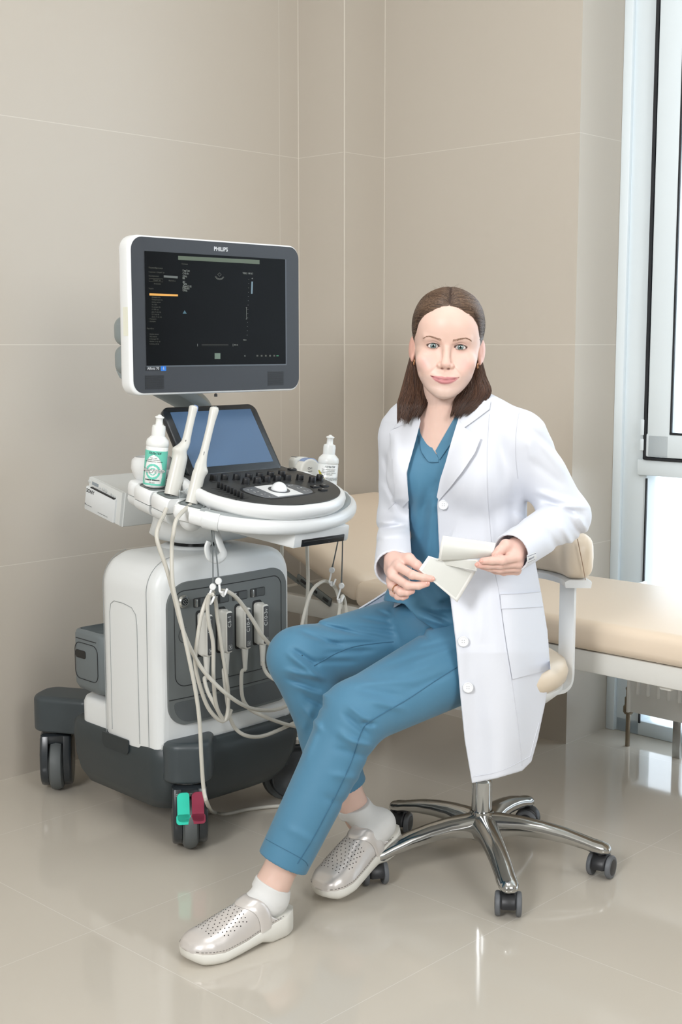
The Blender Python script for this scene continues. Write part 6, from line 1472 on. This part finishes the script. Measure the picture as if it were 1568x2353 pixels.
def lapl(px, py): return 0.007
# collar and lapels
mk('lapel', patch([(1055, 958), (1068, 982), (1105, 1007), (1092, 1040), (1062, 1085), (1035, 1120), (1009, 1150), (1004, 1142), (1012, 1101), (1025, 1061), (1036, 1020)], coat_full, 0.0, 0.003, 5, liftf=lambda x, y: 0.004+0.009*min(1, max(0, (x-(1057-(y-967)*0.285))/38.0))), COATM, coat, world=True, smooth=50)
mk('collar', patch([(1054, 962), (1062, 946), (1082, 930), (1108, 920), (1128, 922), (1125, 940), (1096, 962), (1068, 982)], coat_full, 0.0, 0.004, 5, liftf=lambda x, y: 0.006), COATM, coat, world=True, smooth=50)
mk('lapel', patch([(967, 968), (957, 1007), (946, 1047), (934, 1087), (936, 1115), (940, 1150), (925, 1166), (908, 1152), (905, 1110), (898, 1034), (895, 994), (904, 987), (930, 975), (950, 963)], coat_full, 0.0, 0.003, 5, liftf=lambda x, y: 0.004+0.007*min(1, max(0, (960-x)/40.0))), COATM, coat, world=True, smooth=50)
mk('collar', patch([(967, 968), (950, 963), (930, 975), (904, 986), (915, 965), (935, 948), (960, 944)], coat_full, 0.0, 0.004, 5, liftf=lambda x, y: 0.006), COATM, coat, world=True, smooth=50)
# pocket, seams, buttons
for pts in ([(1150, 1366), (1197, 1364), (1243, 1360)], [(1152, 1399), (1200, 1397), (1248, 1394)]):
    mk('pocket_seam', seamline(pts, coat_full, 0.0008, lift=0.0062), CSEAM, coat, world=True)
mk('pocket', patch([(1150, 1366), (1244, 1360), (1256, 1440), (1266, 1538), (1178, 1561), (1168, 1500), (1156, 1420)], coat_full, 0.0045, 0.003, 6), COATM, coat, world=True, smooth=40)
mk('pocket_band', patch([(1150, 1366), (1244, 1360), (1249, 1394), (1153, 1399)], coat_full, 0.0055, 0.002, 6), COATM, coat, world=True, smooth=40)
for pts in ([(1125, 952), (1120, 1040), (1121, 1130), (1126, 1200), (1135, 1295), (1148, 1366), (1160, 1460), (1176, 1561), (1190, 1660), (1200, 1760)], [(1197, 930), (1187, 990), (1186, 1050), (1191, 1100)], [(1176, 1561), (1220, 1549), (1266, 1538)], [(893, 1170), (915, 1150), (936, 1142)], [(1210, 1772), (1228, 1700), (1240, 1660)], [(1088, 1785), (1150, 1772), (1225, 1735)]):
    mk('coat_seam', seamline(pts, coat_full, 0.0008, lift=0.0002), CSEAM, coat, world=True)
for (x, y, r_) in ((1019, 1160, 0.0105), (1065, 1474, 0.0112), (1076, 1580, 0.0110)):
    c = onsurf(coat_full, x, y, 2.3, 3.1); n0 = (Vector((0, 0, HC))-c).normalized(); Mb_ = Matrix.Translation(c+n0*0.0055) @ n0.to_track_quat('Z', 'Y').to_matrix().to_4x4()
    bt_ = mk('button', MB().lathe([(0.0, -0.001), (r_, -0.001), (r_*1.02, 0.0008), (r_*0.96, 0.0022), (r_*0.82, 0.0024), (r_*0.76, 0.0016), (0.0, 0.0015)], Mb_, 32, cap=False), mat('button_white', (232, 234, 236), 0.3), coat, world=True)
    hb_ = MB()
    for a, b in ((-1, -1), (1, -1), (1, 1), (-1, 1)): hb_.lathe([(0.0009, 0.0012), (0.0009, 0.0018)], Mb_ @ Matrix.Translation((a*0.0022, b*0.0022, 0)), 8)
    mk('thread_holes', hb_, mat('thread_grey', (150, 152, 158), 0.6), bt_, world=True)
# coat tail behind the right thigh, grey lined
mk('coat_tail', patch([(826, 1398), (862, 1377), (897, 1355), (912, 1362), (930, 1372), (940, 1388), (900, 1396), (866, 1396)], lambda P: P[:, 1]*-1+2.985-0.0*P[:, 0], 0.0, 0.004, 8), mat('coat_lining', (178, 188, 204), 0.7), coat, world=True, smooth=40)
mk('tail_edge', MB().tube([at(x, y, 2.982) for x, y in ((826, 1399), (862, 1377), (897, 1354))], 0.0022, n=6), COATM, coat, world=True)
# cuff tag
tg = patch([(1211, 1276), (1232, 1268), (1234, 1284), (1212, 1297)], coat_full, 0.002, 0.001, 4); tgo = mk('cuff_tag', tg, mat('tag_white', (232, 234, 236), 0.5), coat, world=True)
tt = MB(); tb_ = seamline([(1213, 1279), (1232, 1271.5)], coat_full, 0.0004, lift=0.0025); tt.add(tb_.v, tb_.f); tb_ = seamline([(1214, 1293), (1230, 1285)], coat_full, 0.0003, lift=0.0025); tt.add(tb_.v, tb_.f)
c = onsurf(coat_full, 1222, 1283, 2.3, 3.0, lift=0.0028); nx = (onsurf(coat_full, 1230, 1279.5, 2.3, 3.0, lift=0.0028)-c).normalized(); ny = Vector((0, -0.25, 1)); ny = (ny-nx*ny.dot(nx)).normalized(); Mt = Matrix((nx, ny, nx.cross(ny))).transposed().to_4x4(); Mt.translation = c+Vector((0, -0.0006, 0))
tt.text('ABOUT IT', 0.0052, Mt, ext=0.0001); mk('tag_text', tt, mat('tag_navy', (60, 66, 100), 0.5), tgo, world=True)
# ---- socks and clogs
SOCK = mat('white_sock', (226, 226, 224), 0.85, bump=0.5, bscale=1600)
def clogmat(): return mat('pearl_clog', (224, 219, 215), 0.34, 0.45, bump=0.05, bscale=500, coat=0.1)
SOLE = mat('clog_sole', (224, 222, 214), 0.5)
WD_X = [0, 0.012, 0.035, 0.08, 0.12, 0.16, 0.195, 0.225, 0.245, 0.257, 0.262]; WD = [0.006, 0.021, 0.032, 0.034, 0.037, 0.043, 0.047, 0.045, 0.036, 0.022, 0.008]
def wv(x): return float(np.interp(x, WD_X, WD))
def clog(heel, toe, roll, side):
    """heel and toe: floor-side points of the sole in the world"""
    h = Vector(heel); t = Vector(toe); X = (t-h).normalized(); Yv = Vector((0, 0, 1)).cross(X).normalized(); Z = X.cross(Yv); Mc = Matrix((X, Yv, Z)).transposed().to_4x4(); Mc = Mc @ Matrix.Rotation(roll, 4, 'X'); Mc.translation = h
    def top(x): return float(np.interp(x, [0, 0.03, 0.08, 0.14, 0.20, 0.262], [0.047, 0.046, 0.040, 0.029, 0.024, 0.030]))
    def bot(x): return float(np.interp(x, [0, 0.02, 0.075, 0.10, 0.13, 0.20, 0.24, 0.262], [0.003, 0.0, 0.0, 0.009, 0.006, 0.0, 0.004, 0.016]))
    rings = []; xs_ = list(np.linspace(0.0, 0.262, 40))
    for x in xs_:
        w_ = wv(x)+0.003; a, b = top(x), bot(x); off = 0.004*math.sin(x*14)*side
        rings.append([Mc @ Vector((x, off+y, z)) for y, z in ((-w_*0.86, b), (-w_, b+0.006), (-w_*1.03, (a+b)/2), (-w_, a-0.002), (-w_*0.95, a), (w_*0.95, a), (w_, a-0.002), (w_*1.03, (a+b)/2), (w_, b+0.006), (w_*0.86, b))])
    e = MB().loft(rings); so_ = mk('clog_sole', e, SOLE, person, world=True, smooth=60)
    hh = lambda x: float(np.interp(x, [0.0, 0.06, 0.10, 0.15, 0.20, 0.235, 0.252, 0.262], [0.058, 0.066, 0.066, 0.056, 0.042, 0.031, 0.020, 0.004]))
    def sp(x, th, o=0.0):
        w_ = wv(x)+0.0015+o; a = top(x)-0.003; off = 0.004*math.sin(x*14)*side; c_ = math.cos(th); s_ = math.sin(th)
        return Vector((x+o*0.5*(x/0.262)**4, off+w_*np.sign(c_)*abs(c_)**0.8, a+(hh(x)+o)*s_**0.75))
    NU, NT = 34, 33; outer, inner = [], []
    def xst(th):
        s_ = math.sin(th); return 0.040+0.070*s_**0.55
    G = []
    for i in range(NU+1):
        row = []
        for j in range(NT+1):
            th = math.pi*j/NT; x0 = xst(th); x = x0+(0.262-x0)*(1-(1-i/NU)**1.25)
            lowr = 0.30+0.70*min(1, max(0, (x-0.04)/0.055))    # the quarter runs low toward the heel
            p = sp(x, th); row.append(Mc @ Vector((p.x, p.y, (top(x)-0.003)+(p.z-(top(x)-0.003))*lowr)))
        G.append(row)
    up = MB().loft(G, closed=False); uo = mk('clog_upper', up, clogmat(), so_, world=True, smooth=60); sd = uo.modifiers.new('thickness', 'SOLIDIFY'); sd.thickness = 0.0028; sd.offset = -1
    # strap
    bd = []
    for k in range(7):
        t_ = k/6; row = []
        for j in range(NT+1):
            th = math.pi*j/NT; x = 0.104+0.030*t_-0.030*(abs(math.cos(th))**1.6)+0.004; o = 0.0030 if 0 < k < 6 else 0.0008
            row.append(Mc @ sp(x, th, o))
        bd.append(row)
    so2 = mk('clog_strap', MB().loft(bd, closed=False), clogmat(), so_, world=True, smooth=60)
    # perforations
    pf = MB()
    for r_ in range(11):
        x = 0.140+0.0078*r_; n_ = 9-abs(r_-4)//3*2
        for k in range(10):
            th = math.pi*(0.20+0.60*(k+0.5*(r_ % 2))/9.5)
            if r_ > 7 and (k < 2 or k > 7): continue
            p = Mc @ sp(x, th, 0.0002); p2 = Mc @ sp(x+0.002, th, 0.0002); p3 = Mc @ sp(x, th+0.03, 0.0002); n0 = (p2-p).cross(p3-p).normalized()
            if n0.dot(Mc.to_3x3() @ Vector((0, 0, 1))) < 0: n0 = -n0
            pf.lathe([(0.00125, -0.0004), (0.00125, 0.0002)], Matrix.Translation(p) @ n0.to_track_quat('Z', 'Y').to_matrix().to_4x4(), 8)
    mk('perforations', pf, mat('hole_dark', (48, 44, 42), 0.8), uo, world=True)
    sti = MB()
    for sgn in (1, -1):
        for x in np.arange(0.045, 0.255, 0.0068):
            p = sp(x, 0.10 if sgn > 0 else math.pi-0.10, 0.0004); p2 = sp(min(0.26, x+0.0038), 0.10 if sgn > 0 else math.pi-0.10, 0.0004)
            f_ = 1.0; a0 = top(x)-0.003; p = Vector((p.x, p.y, a0+0.007)); p2 = Vector((p2.x, p2.y, top(x+0.0038)-0.003+0.007)); sti.tube([Mc @ p, Mc @ p2], 0.0007, n=5)
    mk('stitching', sti, mat('stitch_grey', (128, 124, 120), 0.7), uo, world=True)
    mk('insole', MB().prism([(x, 0.004*math.sin(x*14)*side+wv(x)*0.93*s_) for s_, r2 in ((-1, np.linspace(0.004, 0.20, 14)), (1, np.linspace(0.20, 0.004, 14))) for x in r2], 0, 0.001, Mc @ Matrix.Translation((0, 0, 0.0425)) @ Matrix.Rotation(0.09, 4, 'Y')), mat('insole_tan', (196, 168, 142), 0.6), so_, world=True)
    return Mc
heelL = atz(640, 2168, 0.0); toeL = atz(438, 2204, 0.0)
McL = clog(atz(668, 2128, 0.0), atz(448, 2208, 0.0), 0.0, 1)
hR = at(918, 1935, 2.84); tR = at(742, 2066, 2.665)
McR = clog(hR, tR, math.radians(0), -1)
for Mc, A_k, nm in ((McL, AL, 'l'), (McR, AR, 'r')):
    heel_c = np.array(Mc @ Vector((0.046, 0, 0.074))); mid = np.array(Mc @ Vector((0.095, 0, 0.066))); toe_ = np.array(Mc @ Vector((0.19, 0, 0.042))); ak = V3(A_k); kn = V3(KL if nm == 'l' else KR)
    ax_ = (ak-kn)/np.linalg.norm(ak-kn); topc = ak+ax_*(0.000 if nm == 'l' else -0.002)
    def sockf(P):
        d = cap(P, topc, heel_c*0.55+mid*0.45, 0.0368, 0.033); d = smin(d, ell(P, heel_c, (0.030, 0.030, 0.032)), 0.016); d = smin(d, cap(P, heel_c, mid, 0.028, 0.028), 0.02); d = smin(d, cap(P, mid, toe_, 0.028, 0.018), 0.015)
        t = (P-topc)@ax_; cuff = np.maximum(np.abs(np.linalg.norm(P-topc-t[:, None]*ax_, axis=1)-0.0365)-0.0024, np.abs(t-0.010)-0.011); d = smin(d, cuff, 0.002)
        d = np.maximum(d, -t); rad = np.linalg.norm(P-topc-t[:, None]*ax_, axis=1); d = np.maximum(d, -np.maximum(rad-0.0340, t-0.015)); return d
    a, b = bb([topc, heel_c, mid, toe_], 0.055); Vn, Fn = mesh_sdf(sockf, a, b, 0.0018); mk_np('sock', Vn, Fn, SOCK, person)
# ---------------------------------------------------------------- prints in her hands
PAP = mat('print_paper', (240, 240, 236), 0.5); PAG = mat('print_grey_area', (216, 217, 211), 0.45)
def sheet(name, c4, dep, label, bulge=0.0, inner=None, n=14):
    """bilinear sheet through four picture corners with their depths; bulge in metres"""
    C4 = [np.array(at(x, y, d)) for (x, y), d in zip(c4, dep)]
    def S_(u, v, lift=0.0):
        p = (1-u)*(1-v)*C4[0]+u*(1-v)*C4[1]+u*v*C4[2]+(1-u)*v*C4[3]; nn = np.cross(C4[1]-C4[0], C4[3]-C4[0]); nn = nn/np.linalg.norm(nn); nn = nn if nn[1] < 0 else -nn
        return Vector(p+nn*(bulge*math.sin(math.pi*v)+lift))
    b = MB().loft([[S_(i/n, j/n) for i in range(n+1)] for j in range(n+1)], closed=False); o = mk(name, b, PAP, None, smooth=60, label=label, cat='print', group='prints in her hands'); sd = o.modifiers.new('t', 'SOLIDIFY'); sd.thickness = 0.0007
    c = Vector(np.mean(C4, axis=0)); base_on(o, c)
    if inner:
        u0, v0, u1, v1 = inner; b2 = MB().loft([[S_(u0+(u1-u0)*i/n, v0+(v1-v0)*j/n, 0.0010) for i in range(n+1)] for j in range(n+1)], closed=False); mk('image_area', b2, PAG, o, world=True)
    return o
sheet('photo_print', [(985, 1277), (1094, 1313), (1051, 1384), (963, 1309)], [2.592, 2.598, 2.590, 2.582], 'white print with a large grey area, the lowest one in her right hand', 0.0, (0.06, 0.07, 0.93, 0.93))
sheet('photo_print', [(1018, 1231), (1140, 1248), (1133, 1281), (1008, 1288)], [2.575, 2.552, 2.552, 2.585], 'curved white print on top, pinched in her left hand', 0.010, (0.05, 0.10, 0.95, 0.95))
sheet('photo_print', [(1006, 1283), (1100, 1286), (1096, 1312), (1010, 1295)], [2.598, 2.560, 2.560, 2.600], 'narrow white print wedge between the upper and the lower print', 0.0, (0.05, 0.10, 0.95, 0.9))
